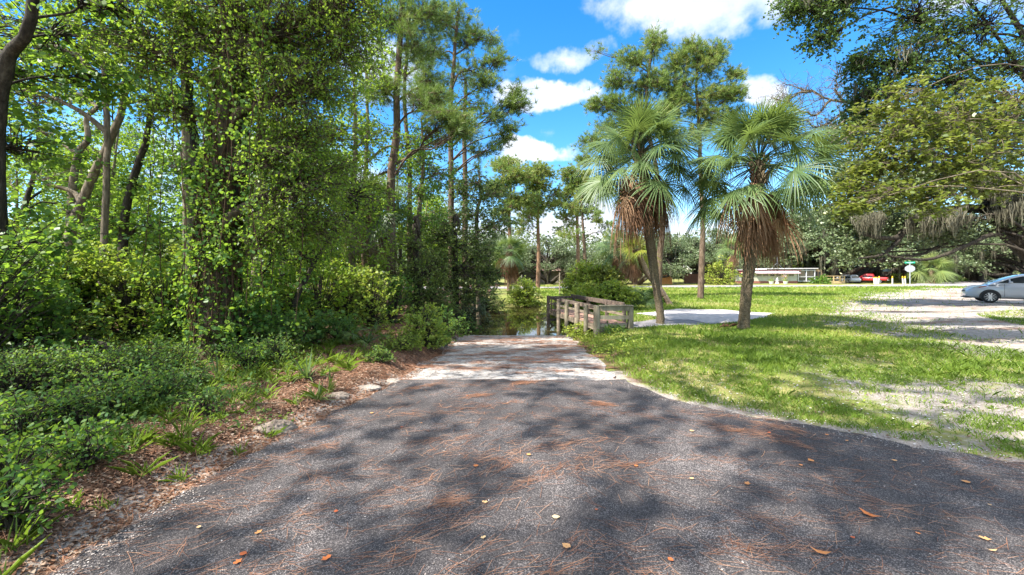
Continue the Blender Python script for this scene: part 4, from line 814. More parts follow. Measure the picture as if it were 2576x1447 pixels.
# ------------------------------------------------------------------ live oaks with moss (background, three shapes)
def liveoak(k, w, h):
    bs = []; g = np.random.default_rng(50 + k)
    for j in range(26):
        a = g.uniform(0, 6.28); rr = math.sqrt(g.random()) * w; z = h * (.42 + .5 * (1 - (rr / w) ** 2) * g.uniform(.6, 1.1)) - (rr / w) ** 3 * h * .16
        bs.append((np.array([math.cos(a) * rr, math.sin(a) * rr, z]), (1.7, 1.7, .95), 1))
    return tree('live_oak', 'spreading live oak hung with grey moss', 'tree', (0, 0, 0), [(0, 0, -.2), (.3, .1, 1.2), (-.3, .2, 2.6), (.2, 0, 4.2)], (.55, .25), bs, M['leaf_oak'], M['bark_dark'], 34, 26, .19, .42, group='live oaks beyond the road', moss=210, moss_len=(.6, 2.4), up=.4, twig=.03)
LO = [liveoak(0, 5.6, 8.2), liveoak(1, 6.5, 9.5), liveoak(2, 4.8, 7.5)]
orig = [True] * 3
lo_sp = [(1290, 62, .85), (1380, 58, .75), (1450, 64, .75), (1530, 60, .8), (1600, 56, .8), (1680, 60, 1.0), (1745, 66, 1.0), (1800, 72, 1.05), (1865, 76, 1.35), (1940, 80, 1.6), (2010, 78, 1.95), (2085, 68, 1.85), (2150, 72, 1.9), (2215, 82, 2.1), (2300, 86, 1.5), (2380, 88, 1.6), (2460, 80, 1.4), (2540, 70, 1.4), (2620, 62, 1.4), (1230, 55, .8), (1170, 62, .9), (1100, 60, 1.0), (2400, 100, 1.2), (2700, 80, 1.3)]
desc = ['far left', 'grey green']
for i, (px, Y, s_) in enumerate(lo_sp):
    k = i % 3; o = LO[k] if orig[k] else copy_tree(LO[k]); orig[k] = False
    x = (px - HX) / K * Y; o.location = (x, Y, float(H(x, Y)) - .05); o.scale = (s_, s_, s_ * .92); o.rotation_euler.z = rng.uniform(0, 6.28)
    if px == 2085: o['label'] = 'large moss draped live oak just right of the mobile home'
    if px == 2150: o['label'] = 'large moss draped live oak shading the red pickup truck'
    if px == 2540: o['label'] = 'soft green spreading oak over the far end of the road'; 

x = (1815 - HX) / K * 56
shrub('small_tree', 'small yellow green tree at the left end of the mobile home', (x, 56, 0), 2.6, 3.8, 'leaf_bright', 120, 26, .2, .34, cat='tree', vbase=.25)
x = (1975 - HX) / K * 70
shrub('small_tree', 'light green tree rising behind the mobile home roof', (x, 70, 0), 2.8, 6.2, 'leaf_bright', 150, 26, .24, .4, cat='tree')
x = (1930 - HX) / K * 72
shrub('small_tree', 'left light green tree behind the mobile home roof', (x, 72, 0), 2.2, 5.6, 'leaf_fresh', 120, 26, .24, .4, cat='tree')
x = (2225 - HX) / K * 66
for px, Y, R, hh, lb, lm in [(2262, 68, 1.8, 1.5, 'bright green bush beside the red pickup truck', 'leaf_bright'), (2330, 70, 3, 1.3, 'long low green bush right of the stop sign', 'leaf_bright'), (2380, 76, 3, 1.3, 'low green bush under the far oaks', 'leaf_mid'), (2065, 58, 1.1, 1.2, 'small shrub with broad leaves beside the wooden porch', 'leaf_mid'), (2440, 90, 3, 1.8, 'pale green bush near the far mailbox', 'leaf_oak')]:
    x = (px - HX) / K * Y; shrub('garden_bush', lb, (x, Y, 0), R, hh, lm, 70, 22, .18, .25)
# far woods, one mass
def far_woods():
    L = TB(); n = 5200; px = rng.uniform(-3000, 3600, n); Y = rng.uniform(96, 128, n); x = (px - HX) / K * 110 ; hh = 9 + 6 * fbm(x * .05, Y * .05)
    z = rng.random(n) ** .8 * hh; pos = np.stack([x, Y, z], 1); m_ = 42
    q = np.repeat(pos, m_, 0) + rng.normal(0, 1.0, (n * m_, 3)) * [1.1, 1.1, .7]; q[:, 2] = np.maximum(q[:, 2], .1)
    L.add(*leafpoly(q, rng.uniform(.35, .75, len(q)), .4, DIA, .6), np.clip(np.repeat(rng.random(n), m_) * .5 + rng.random(n * m_) * .5, 0, 1))
    T_ = TB(); k = 260; b0 = pos[:k] * [1, 1, 0]; T_.tubes(np.stack([b0, b0 + [0, 0, 3], b0 + [.3, 0, 8]], 1), np.broadcast_to([.3, .25, .1], (k, 3)), 5)
    o = L.build('far_woods', M['leaf_oak']); tag(o, 'distant mass of green woods behind the road and houses', 'woods', kind='stuff')
far_woods()

# ------------------------------------------------------------------ near laurel oak at right + big mossy oak
b = np.array([13.4, 7.6, 0.]); b[2] = H(b[0], b[1])
tree('laurel_oak', 'near oak reaching in from the upper right with glossy yellow green leaves', 'tree', b, [b - [0, 0, .1], b + [-.2, 0, 2.5], b + [-.5, .2, 5], b + [-1.0, .4, 8], b + [-1.2, .6, 10]], (.38, .14),
     [bl(2190, 480, 9.4, (.75, .7, .45), 1.2), bl(2250, 400, 9.4, (.9, .8, .6), 1.3), bl(2140, 520, 9.3, (.4, .4, .2), .5), bl(2330, 500, 9.2, (.8, .8, .4), 1.0), bl(2240, 330, 9.5, .8, 1.2), bl(2330, 400, 9.3, .9, 1.2), bl(2430, 440, 9.2, (.8, .8, .5), .9), bl(2480, 360, 9.2, 1.0, 1.0), bl(2260, 250, 9.6, .7, .9), bl(2400, 300, 9.4, 1.1, 1.2), bl(2520, 470, 9, .6, .5), bl(2560, 250, 9, 1.2, 1.0), bl(2180, 420, 9.6, .5, .6)],
     M['leaf_laurel'], M['bark_grey'], 44, 24, .095, .16, shape=HEX, up=.7, aspect=.36, limb=.022, far=True, twig=.008)
b = np.array([17.5, 12.2, 0.]); b[2] = H(b[0], b[1])
tree('overhanging_oak', 'dark leaved oak whose crown fills the top right corner of the photo', 'tree', b, [b - [0, 0, .1], b + [-.2, 0, 2.5], b + [-.8, -.3, 5.2], b + [-2, -1, 8.4], b + [-3, -1.6, 11]], (.45, .18),
     [bl(2040, 20, 10.6, (.75, .7, .5), .9), bl(2060, 100, 10.6, (.4, .4, .45), .5), bl(1990, 10, 10.6, (.3, .3, .25), .3), bl(2120, 0, 10.6, .9, 1.0), bl(2170, 160, 10.9, .45, .6), bl(2190, 230, 11, .6, .8), bl(2160, 290, 11.2, .55, .6), bl(2260, 160, 10.8, 1.0, 1.2), bl(2300, 40, 10.7, 1.2, 1.2), bl(2380, 200, 10.8, 1.2, 1.2), bl(2450, 60, 10.8, 1.3, 1.2), bl(2540, 160, 11, 1.3, 1.2), bl(2350, 320, 11.4, .9, 1.1), bl(2520, 320, 11.2, 1.1, 1.1), bl(2120, -90, 10.6, 1.2, 1.0), bl(2300, -120, 10.6, 1.4, 1.1), bl(2500, -100, 10.8, 1.4, 1.1)],
     M['leaf_dark'], M['bark_dark'], 72, 28, .075, .2, moss=50, up=.5, moss_len=(.2, .7), limb=.05, far=True)
b = np.array([25.6, 17.6, 0.]); b[2] = H(b[0], b[1])
bo = tree('mossy_live_oak', 'huge mossy live oak at the right edge with long low limbs over the lot', 'tree', b, [b - [0, 0, .2], b + [-1.2, 1.2, 2.0], b + [-2.0, 1.9, 3.4], b + [-2.6, 2.3, 5.0], b + [-2.6, 2.5, 8]], (.8, .6, .5, .42, .2),
     [bl(2450, 560, 20, (1.2, 1.2, .5), .6), bl(2380, 590, 20, (1.3, 1.3, .4), .7), bl(2300, 560, 20, (1.3, 1.2, .6), 1.0), bl(2200, 560, 20.5, (1.3, 1.2, .6), 1.0), bl(2120, 540, 21, (1.0, 1.0, .7), 1.0), bl(2150, 620, 20.5, (1.1, 1.0, .5), .8), bl(2240, 480, 20, 1.5, 1.1), bl(2140, 430, 20.5, 1.2, 1.0), bl(2340, 440, 20, 1.6, 1.1), bl(2460, 420, 20, 1.6, 1.1), bl(2130, 330, 21, 1.2, .8), bl(2560, 480, 20, 1.6, 1.0),
      bl(2250, 330, 20, 1.8, 1.0), bl(2400, 300, 20, 1.8, 1.0), bl(2560, 320, 20, 1.8, 1.0), bl(2650, 560, 19, 1.8, 1.0)],
     M['leaf_oak'], M['bark_dark'], 85, 32, .13, .32, moss=190, moss_len=(.2, .8), up=.5, limb=.07, twig=.02, far=True)
Lb = TB(); tq = np.array([.0, 0, 0])
for pts, r0 in [([P(2555, 600, 19.8), P(2520, 535, 20), P(2450, 525, 20), P(2390, 528, 19.8), P(2340, 540, 19.6), P(2280, 575, 19.5), P(2245, 600, 19.4), P(2170, 590, 19.3)], .27), ([P(2585, 640, 19.6), P(2520, 570, 20.2), P(2460, 600, 20.2), P(2380, 612, 20), P(2320, 640, 19.8), P(2260, 645, 19.6)], .13),
                ([P(2560, 610, 19.4), P(2500, 590, 19.2), P(2430, 618, 19), P(2350, 650, 18.8), P(2290, 652, 18.7), P(2230, 640, 18.7)], .12), ([P(2280, 575, 19.5), P(2255, 610, 19.4), P(2220, 640, 19.2), P(2160, 650, 19)], .12), ([P(2576, 620, 19.4), P(2560, 540, 19.2), P(2540, 470, 19), P(2500, 430, 18.8)], .3)]:
    Lb.path(np.array(pts) - b, np.linspace(r0, r0 * .3, len(pts)), 9, 40, .02)
Lb.build('limb', M['bark_dark'], bo, True)
mp_ = np.concatenate([P(px, py, 19)[None] + rng.normal(0, .3, (22, 3)) * [1, 1, .35] for px, py in ((2510, 440), (2530, 455), (2550, 460), (2490, 450), (2555, 500), (2535, 520), (2200, 540), (2330, 540), (2390, 530))]) - b
strands(mp_, (.5, 1.3), 26, .12, .014).build('hanging_moss', M['moss'], bo)['kind'] = 'stuff'
# bare twiggy dead branches near the right palm
b = np.array([22.0, 14.6, 0.]); b[2] = H(b[0], b[1]); T = TB(); root = empty('bare_tree', b, 'leafless grey tree with fine twisted branches behind the right palm crown', 'tree')
main = T.path([(0, 0, -.1), (-.5, 0, 3.4), (-3.5, 0, 6.4), P(2150, 260, 14.5) - b], [.22, .17, .12, .07], 8, 20)
for a_ in [[(2150, 260), (2090, 250), (2040, 230), (1985, 215)], [(2150, 260), (2100, 300), (2060, 320), (2010, 300)], [(2130, 300), (2080, 340), (2040, 350), (1990, 320)], [(2090, 250), (2050, 290), (2000, 270), (1960, 245)], [(2150, 330), (2100, 370), (2060, 400), (2020, 390)], [(2120, 255), (2100, 220), (2110, 190)], [(2040, 230), (2000, 240), (1950, 290)]]:
    lp = T.path(np.array([P(a, c, 14.5) for a, c in a_]) - b, np.linspace(.045, .014, len(a_)), 5, 14, .05)
    k = 46; s0 = lp[rng.integers(2, 14, k)]; e = s0 + rng.normal(0, .32, (k, 3)) + [-.12, 0, .05]; m1 = (s0 + e) / 2 + rng.normal(0, .09, e.shape); T.tubes(np.stack([s0, m1, e], 1), np.broadcast_to([.011, .008, .004], (k, 3)), 4)
    s1 = e[rng.integers(0, k, k * 3)]; e1 = s1 + rng.normal(0, .15, (k * 3, 3)); T.tubes(np.stack([s1, (s1 + e1) / 2 + rng.normal(0, .04, e1.shape), e1], 1), np.full((k * 3, 3), .004), 3)
T.build('trunk', M['bark_grey'], root, True)

# ------------------------------------------------------------------ boardwalk
M['wood_grey'] = mat('weathered boards', (.17, .13, .095), .85, .4, 7, .4, stretch=(1, .15, 3), bscale=40, col2=(.33, .27, .19))
M['wood_green'] = mat('mossy post', (.16, .135, .085), .9, .4, 5, .6, stretch=(1, 1, .3), bscale=30, col2=(.30, .26, .175))
M['wood_red'] = mat('reddish deck boards', (.30, .16, .11), .8, .3, 9, .3, stretch=(6, 1, 1), col2=(.44, .27, .2))
M['dark_wood'] = mat('dark damp wood', (.075, .05, .04), .85, .4, 7, .4, col2=(.16, .12, .09))
o0 = np.array([2.4, 11.8, 0]); bw = empty('boardwalk', o0, 'weathered wooden boardwalk with post and rail sides running out over the pond', 'boardwalk')
A0, A1 = np.array([2.4, 11.8]), np.array([1.49, 16.4]); B0, B1 = np.array([3.30, 11.85]), np.array([2.36, 16.6])
zd = .165; zt = .67
def L3(p, z): return Vector((p[0] - o0[0], p[1] - o0[1], z))
deck = MB(); nb = 46
for i in range(nb):
    f0 = i / nb; f1 = (i + .9) / nb; p = [A0 + (A1 - A0) * f0, B0 + (B1 - B0) * f0, B0 + (B1 - B0) * f1, A0 + (A1 - A0) * f1]
    z = zd + random.uniform(-.004, .004); vs = [L3(q, z - .035) for q in p] + [L3(q, z) for q in p]
    deck.add(vs, [(3, 2, 1, 0), (4, 5, 6, 7), (0, 1, 5, 4), (1, 2, 6, 5), (2, 3, 7, 6), (3, 0, 4, 7)])
deck.build('deck', M['wood_red'], bw)
js = MB()
for s0, s1 in ((A0, A1), (B0, B1)): js.bar(L3(s0, zd - .12), L3(s1, zd - .12), .045, .16)
js.build('side_beam', M['wood_grey'], bw)
f = MB(); f.bar(L3(A0 + [.08, -.06], zd - .055), L3(B0 + [-.06, -.06], zd - .055), .045, .10); f.build('end_board', M['wood_green'], bw)
f = MB(); f.bar(L3(A0 + [.08, -.045], zd - .21), L3(B0 + [-.3, -.045], zd - .21), .045, .17); f.build('end_board', M['wood_green'], bw)
def post(p, top, bot, r, m): q = MB(); q.tube([L3(p, bot), L3(p, (bot + top) / 2), L3(p, top)], [r * 1.04, r, r * .97], 12); q.build('post', M[m], bw, smooth=False)
def sqpost(p, top, bot, w, m): q = MB(); q.box(L3(p, (top + bot) / 2), (w, w, top - bot), .2, .003); q.build('post', M[m], bw, .006)
post(A0 + [-.02, -.08], zt, -.5, .095, 'wood_green')
sqpost(B0 + [.04, -.08], zt, -.15, .13, 'wood_green')
for f_, r_, mm, wd in [(.14, .07, 'wood_green', 0), (.30, .085, 'wood_grey', 0), (.52, .075, 'wood_green', 0), (.71, .07, 'wood_grey', 0)]:
    p = A0 + (A1 - A0) * f_ + [-.07, 0]; post(p, zt - .03, -1.2, r_, mm)
for f_ in (.82, .92): sqpost(A0 + (A1 - A0) * f_ + [-.05, 0], zt, .05, .035, 'dark_wood')
sqpost(A1 + [-.06, .05], zt + .02, -1.5, .11, 'dark_wood'); sqpost(A1 + [.35, .12], -.0, -1.5, .12, 'dark_wood')
for f_ in (.02, .33, .66, .98): sqpost(B0 + (B1 - B0) * f_ + [.06, .5 if f_ < .1 else 0], zt - .02, -.8, .10, 'dark_wood')
def rail(p, q, z0, z1, w, h, m): k = MB(); k.bar(L3(p, z0), L3(q, z1), w, h); k.build('rail', M[m], bw, .004)
rail(A0 + [.02, 0], A1 + [-.02, 0], zt - .06, zt - .05, .045, .11, 'dark_wood')
rail(A0 + [.02, 0], A1 + [-.02, 0], .40, .40, .04, .07, 'wood_grey')
rail(B0 + [0, .45], B1, zt - .02, zt, .05, .14, 'dark_wood'); rail(B0 + [0, .45], B1, .36, .38, .04, .08, 'wood_grey')
rail(A0 + [.07, -.12], B0 + [.08, -.12], zt - .075, zt - .075, .045, .13, 'wood_green'); rail(A0 + [.07, -.12], B0 + [-.02, -.12], .34, .34, .045, .11, 'wood_green')
rail(A0 + [.05, -.12], B0 + [.1, -.12], zt + .005, zt + .005, .14, .03, 'wood_green')
rail(A1 + [-.02, .05], B1 + [0, .05], zt - .05, zt - .05, .04, .1, 'dark_wood'); rail(A1 + [-.02, .05], B1 + [0, .05], .38, .38, .04, .08, 'dark_wood')
k = MB(); k.bar(L3(A1 + [-.06, .05], -.26), L3(A1 + [.4, .12], -.26), .05, .09); k.build('cross_brace', M['dark_wood'], bw)
k = MB(); k.bar(L3(A1 + [-.06, .1], -.3), L3(A1 + [.4, .15], -.8), .05, .07); k.build('cross_brace', M['dark_wood'], bw)

# ------------------------------------------------------------------ rocks, logs, debris
M['rock'] = mat('pale limestone', (.19, .15, .12), .95, .45, 9, 1.0, col2=(.36, .31, .26), bscale=30)
M['rock_brown'] = mat('brown stones', (.13, .095, .07), .95, .5, 12, 1.0, col2=(.30, .24, .19), bscale=40)
def rock(label, g, d, m='rock', seed=0, group=None, rz=0, name='rock'):
    import bmesh
    bm = bmesh.new(); bmesh.ops.create_icosphere(bm, subdivisions=4, radius=1); g_ = np.random.default_rng(seed); o1 = g_.uniform(0, 99, 3)
    for v in bm.verts:
        c = v.co; n = .55 + .6 * float(fbm(np.array(c.x * 1.3 + o1[0] + c.z), np.array(c.y * 1.3 + o1[1]))) + .25 * float(fbm(np.array(c.x * 5 + o1[2]), np.array(c.y * 5 + c.z * 4)))
        v.co = Vector((c.x * d[0] * n, c.y * d[1] * n, max(-.3, c.z) * d[2] * n))
    me = bpy.data.meshes.new(name); bm.to_mesh(me); bm.free(); me.materials.append(M[m])
    o = bpy.data.objects.new(name, me); C.objects.link(o); o.location = [float(v) for v in g]; o.rotation_euler.z = rz
    return tag(o, label, 'rock', group)
rock('broken lump of old pavement crumbling beside the asphalt edge', G(690, 1085) + [0, 0, -.02], (.20, .11, .12), 'rock_brown', 5, rz=.5, name='broken_kerb')
rock('flat pale stone at the drive edge near the ramp corner', G(925, 980), (.15, .09, .05), 'rock', 8)
rock('smaller pale stone behind the flat stone near the ramp corner', G(985, 962), (.12, .09, .05), 'rock', 9)
rock('low dirt crusted stone under the limp strap leaves', G(850, 1000), (.14, .1, .055), 'rock_brown', 12)
for i, (px, py) in enumerate(((1128, 868), (1138, 860), (1118, 874), (1145, 852), (1108, 880))):
    rock(['slanted brown slab of riprap', 'brown riprap slab by the water', 'front brown riprap slab', 'dark rear riprap slab', 'low brown riprap stone'][i] + ' at the left corner of the ramp', G(px, py), (.09, .14, .1), 'rock_brown', 20 + i, 'riprap stones', .4)
def log(label, pts, r, m='bark_dark', name='fallen_log', cat='log'):
    base = np.array(pts[0]); T = TB(); T.path(np.array(pts) - base, np.linspace(r[0], r[1], len(pts)), 12, 24, .006)
    o = T.build(name, M[m], smooth=True); o.location = [float(v) for v in base]; return tag(o, label, cat)
a_, c_ = G(205, 885), G(415, 930); log('dark fallen log lying slantwise in the undergrowth', [a_ + [0, 0, .22], (a_ + c_) / 2 + [0, 0, .14], c_ + [0, 0, .05]], (.075, .05), 'bark_dark')
a_, c_ = G(190, 912), G(275, 905); log('short dark log lying below the slanting one', [a_ + [0, 0, .05], (a_ + c_) / 2 + [0, 0, .08], c_ + [0, 0, .06]], (.05, .04), 'bark_dark')
a_, c_ = G(1000, 893), G(1085, 893) + [0, 0, 0]; a_, c_ = G(850, 890), G(925, 897); log('thin grey stick lying on the leaf litter', [a_ + [0, 0, .02], c_ + [0, 0, .02]], (.013, .007), 'bark_grey', 'fallen_stick', 'stick')
a_, c_ = G(668, 930), G(745, 938); log('pale stick left of the spiky palmetto seedling', [a_ + [0, 0, .015], c_ + [0, 0, .015]], (.012, .006), 'bark_grey', 'fallen_stick', 'stick')
a_, c_ = G(635, 1020), G(720, 1018); log('thin pale stick above the broken pavement lump', [a_ + [0, 0, .015], c_ + [0, 0, .02]], (.008, .004), 'bark_grey', 'fallen_stick', 'stick')
a_, c_ = G(430, 1150), G(500, 1220); log('dark crooked twig on the sandy drive edge', [a_ + [0, 0, .02], (a_ + c_) / 2 + [.02, 0, .035], c_ + [0, 0, .015]], (.007, .003), 'bark_dark', 'fallen_twig', 'twig')
g = G(1822, 825); D_ = TB()
for i in range(7): 
    p = np.array([rng.uniform(-.25, .25), rng.uniform(-.08, .08), .03]); e = p + [rng.uniform(.1, .3), rng.uniform(-.1, .1), rng.uniform(0, .1)]
    D_.tubes(np.stack([p, (p + e) / 2 + [0, 0, .03], e])[None], np.array([[.02, .028, .008]]), 5)
o = D_.build('palm_boots', M['palm_dead']); o.location = [float(v) for v in g]; tag(o, 'little heap of fallen brown palm leaf bases on the grass by the right palm', 'debris')

# ------------------------------------------------------------------ grass, weeds, litter, needles
def blades(n_target, region, hscale, wscale, mask, name, label):
    pass
def scatter(n, x0, x1, y0, y1, power=1.6):
    """more points near the viewer, none behind the frame"""
    u = rng.random(n); y = (y0 ** (1 - power) + u * (y1 ** (1 - power) - y0 ** (1 - power))) ** (1 / (1 - power))
    x = rng.uniform(-1, 1, n) * 1; x = x0 + (x1 - x0) * rng.random(n); return x, y
def in_any(x, y, polys):
    r = np.zeros(x.shape, bool)
    for p in polys: r |= inpoly(x, y, p)
    return r
def grass():
    n = 620000; u = rng.random(n); y = 3.2 * (52 / 3.2) ** u; s = rng.uniform(-1.26, 1.30, n); x = s * y
    lot = inpoly(x, y, LOT) & ~inpoly(x, y, ISLE); pad = in_any(x, y, [PAD, WALK]); road = inpoly(x, y, ROADP)
    edge = x - xr(np.minimum(y, 14)); ok = (edge > .04 + .22 * fbm(x * 3, y * 3)) & ~pad & ~road & (y < 50)
    z = H(x, y); ok &= z > -.42
    pat = fbm(x * 1.1 + 5, y * 1.1); p = np.clip((pat - .30) * 6, .35, 1.0)
    bare = sst(3.0, 5.4, x) * (1 - sst(5.2, 8.0, y)); p = p * (1 - .0 * bare) ; p = np.where(bare > .1, np.clip((fbm(x * 1.6, y * 1.6 + 40) - .40 - .11 * bare) * 7, .10, 1) , p)
    p = np.where((x > 2.8) & (edge < 1.1) & (y < 6), p * np.clip(.15 + .7 * (fbm(x * 2.3, y * 2.3 + 3) - .4) * 4, .06, 1), p)
    p = np.where(edge < .35, p * np.clip(edge * 3, .2, 1), p)
    d = np.full(x.shape, 9.); ok2 = lot & (x < 40)
    for k_ in range(len(LOT)):
        p1 = np.array(LOT[k_]); p2 = np.array(LOT[(k_ + 1) % len(LOT)]); v_ = p2 - p1; t_ = np.clip(((x - p1[0]) * v_[0] + (y - p1[1]) * v_[1]) / (v_ @ v_), 0, 1); d = np.minimum(d, np.hypot(x - p1[0] - t_ * v_[0], y - p1[1] - t_ * v_[1]))
    p = np.where(lot, np.clip(1.1 * np.exp(-(d / .8)) * (.2 + 2.2 * np.clip(fbm(x * .8, y * .8 + 9) - .42, 0, 1) * 4), .012, .8), p); ok &= rng.random(n) < p
    x, y, z = x[ok], y[ok], z[ok]; n = len(x)
    k = np.clip(y / 7, .8, 5.5); hh = (.028 + .05 * rng.random(n) ** 2) * k ** .62 * (1 + .7 * (fbm(x * .9, y * .9 + 7) > .62) * (y < 12)); w = .0042 * k * rng.uniform(.7, 1.4, n)
    a = rng.uniform(0, 6.28, n); sd = np.stack([np.cos(a), np.sin(a), 0 * a], 1) * w[:, None]
    ln_ = rng.normal(0, .6, (n, 2)) * hh[:, None]; b0 = np.stack([x, y, z - .005], 1)
    m_ = b0 + np.stack([ln_[:, 0] * .35, ln_[:, 1] * .35, hh * .6], 1); t = b0 + np.stack([ln_[:, 0], ln_[:, 1], hh], 1)
    V = np.stack([b0 - sd, b0 + sd, m_ + sd * .8, t, m_ - sd * .8], 1).reshape(-1, 3)
    dry = fbm(x * .35 + 3, y * .35); v = np.clip(rng.random(n) * .55 + .08 + np.clip((dry - .5) * 1.6, -.1, .45) + .12 * (y > 14), 0, 1)
    o = npmesh('grass', V, np.full(n, 5), np.arange(n * 5), M['grass'], None, v); tag(o, 'short sunlit lawn grass covering the ground right of the ramp', 'grass', kind='stuff')
    # broad leaved weeds in the lawn
grass()
def weeds(n, xr_, yr_, cond, name, label, hh=(.06, .3), ls=.05, mt='leaf_weed', per=12, spread=.09):
    u = rng.random(n); y = yr_[0] * (yr_[1] / yr_[0]) ** u; x = xr_[0] + (xr_[1] - xr_[0]) * rng.random(n); ok = cond(x, y); x, y = x[ok], y[ok]; n = len(x); z = H(x, y)
    T = TB(); c = np.stack([x, y, z], 1); hgt = rng.uniform(hh[0], hh[1], n) * (.5 + fbm(x * .8, y * .8))
    off = rng.normal(0, 1, (n, per, 3)) * [spread, spread, 0]; off[:, :, 2] = hgt[:, None] * rng.random((n, per)) ** .6; pos = (c[:, None, :] + off).reshape(-1, 3)
    V, cc, ll = leafpoly(pos, ls * rng.uniform(.4, 1.3, len(pos)), .45, HEX, .3, .25)
    T.add(V, cc, ll, np.clip(np.repeat(rng.random(n), per) * .4 + rng.random(n * per) * .6, 0, 1))
    st = np.stack([c, c + np.stack([0 * x, 0 * x, hgt], 1) * .6 + rng.normal(0, .01, c.shape), c + np.stack([rng.normal(0, .03, n), rng.normal(0, .03, n), hgt], 1)], 1); T.tubes(st, np.full((n, 3), .002), 3)
    o = T.build(name, M[mt]); return tag(o, label, 'ground cover', kind='stuff')
def cover(x, y):
    e = xl(y) - x; return (rng.random(len(x)) < sst(.5, 2.8, e + (fbm(x * 1.2, y * 1.2) - .5) * 2.6) * sst(.38, .52, fbm(x * 1.5 + 30, y * 1.5)) * np.where(y > 5.2, .45 + .5 * sst(2.5, 4, e), 1)) & (x > -1.3 * y - .5)
weeds(7500, (-13, -2.2), (1.9, 12), cover, 'ground_cover', 'shaded green weeds covering the forest floor on the left', (.08, .42), .045)
weeds(5200, (-4.6, -2.3), (1.7, 5.6), cover, 'low_ground_cover', 'small bright weeds along the left side of the drive', (.03, .16), .038, per=9, spread=.06)
weeds(2600, (-24, -6), (11, 26), lambda x, y: rng.random(len(x)) < .9, 'woodland_ground_cover', 'sunlit low growth on the floor deep in the left woods', (.2, .9), .12, 'leaf_bright', 16, .3)
weeds(1500, (2.0, 9), (5, 13), lambda x, y: (x > xr(y) + .15) & ~inpoly(x, y, LOT) & ~in_any(x, y, [PAD, WALK]) & (fbm(x * 1.1 + 5, y * 1.1) > .5) , 'lawn_weeds', 'small broad leaved weeds among the lawn grass', (.02, .07), .028, 'leaf_bright', 8, .05)
weeds(420, (1.75, 3.4), (8.2, 15.5), lambda x, y: (x > xr(np.minimum(y, 14)) + .02) & (H(x, y) > -.48) & (x < 2.9), 'bank_weeds', 'leafy weeds on the slope between the ramp and the boardwalk', (.06, .22), .055, 'leaf_bright', 14, .1)
def tufts():
    F = TB(); n = 260; x = rng.uniform(2.0, 9.0, n); y = rng.uniform(3.2, 8.5, n); ok = (x > xr(y) + .1) & (fbm(x * 1.6, y * 1.6 + 40) > .45) & (x < 1.3 * y); x, y = x[ok], y[ok]; n = len(x)
    per = 26; c = np.repeat(np.stack([x, y, H(x, y)], 1), per, 0); m_ = len(c); a = rng.uniform(0, 6.28, m_); el = rng.uniform(.4, 1.4, m_); L = rng.uniform(.05, .13, m_) * np.repeat(rng.uniform(.6, 1.3, n), per)
    d = np.stack([np.cos(a) * np.cos(el), np.sin(a) * np.cos(el), np.sin(el)], 1); t = np.array([0, .5, 1]); p = c[:, None] + rng.normal(0, .02, (m_, 1, 3)) * [1, 1, 0] + d[:, None] * (L[:, None] * t)[:, :, None]; p[:, :, 2] -= L[:, None] * t ** 2 * .3
    s = unit(np.cross(d, [0, 0, 1.])) * .0035; V = np.stack([p[:, 0] - s, p[:, 0] + s, p[:, 1] + s, p[:, 2], p[:, 1] - s], 1).reshape(-1, 3)
    F.add(V, np.full(m_, 5), np.arange(m_ * 5), rng.random(m_) * .6); o = F.build('grass_tufts', M['grass']); tag(o, 'longer grass tufts sprouting from the sandy verge', 'grass', kind='stuff')
tufts()
def left_tufts():
    F = TB(); n = 1500; x = rng.uniform(-8, -2.3, n); y = 1.9 * (10 / 1.9) ** rng.random(n); e = xl(y) - x; ok = (e > .1) & (x > -1.3 * y - .4) & (rng.random(n) < .25 + .6 * sst(.3, 2, e)); x, y = x[ok], y[ok]; n = len(x)
    per = 16; c = np.repeat(np.stack([x, y, H(x, y)], 1), per, 0); m_ = len(c); a = rng.uniform(0, 6.28, m_); el = rng.uniform(.6, 1.45, m_); L = rng.uniform(.12, .34, m_) * np.repeat(rng.uniform(.5, 1.3, n), per)
    d = np.stack([np.cos(a) * np.cos(el), np.sin(a) * np.cos(el), np.sin(el)], 1); t = np.array([0, .5, 1]); p = c[:, None] + rng.normal(0, .02, (m_, 1, 3)) * [1, 1, 0] + d[:, None] * (L[:, None] * t)[:, :, None]; p[:, :, 2] -= L[:, None] * t ** 2 * .35
    s = unit(np.cross(d, [0, 0, 1.])) * .0035; V = np.stack([p[:, 0] - s, p[:, 0] + s, p[:, 1] + s, p[:, 2], p[:, 1] - s], 1).reshape(-1, 3)
    F.add(V, np.full(m_, 5), np.arange(m_ * 5), rng.random(m_) * .7); o = F.build('woodland_grass', M['grass']); tag(o, 'thin arching grass tufts among the weeds on the left verge', 'grass', kind='stuff')
left_tufts()
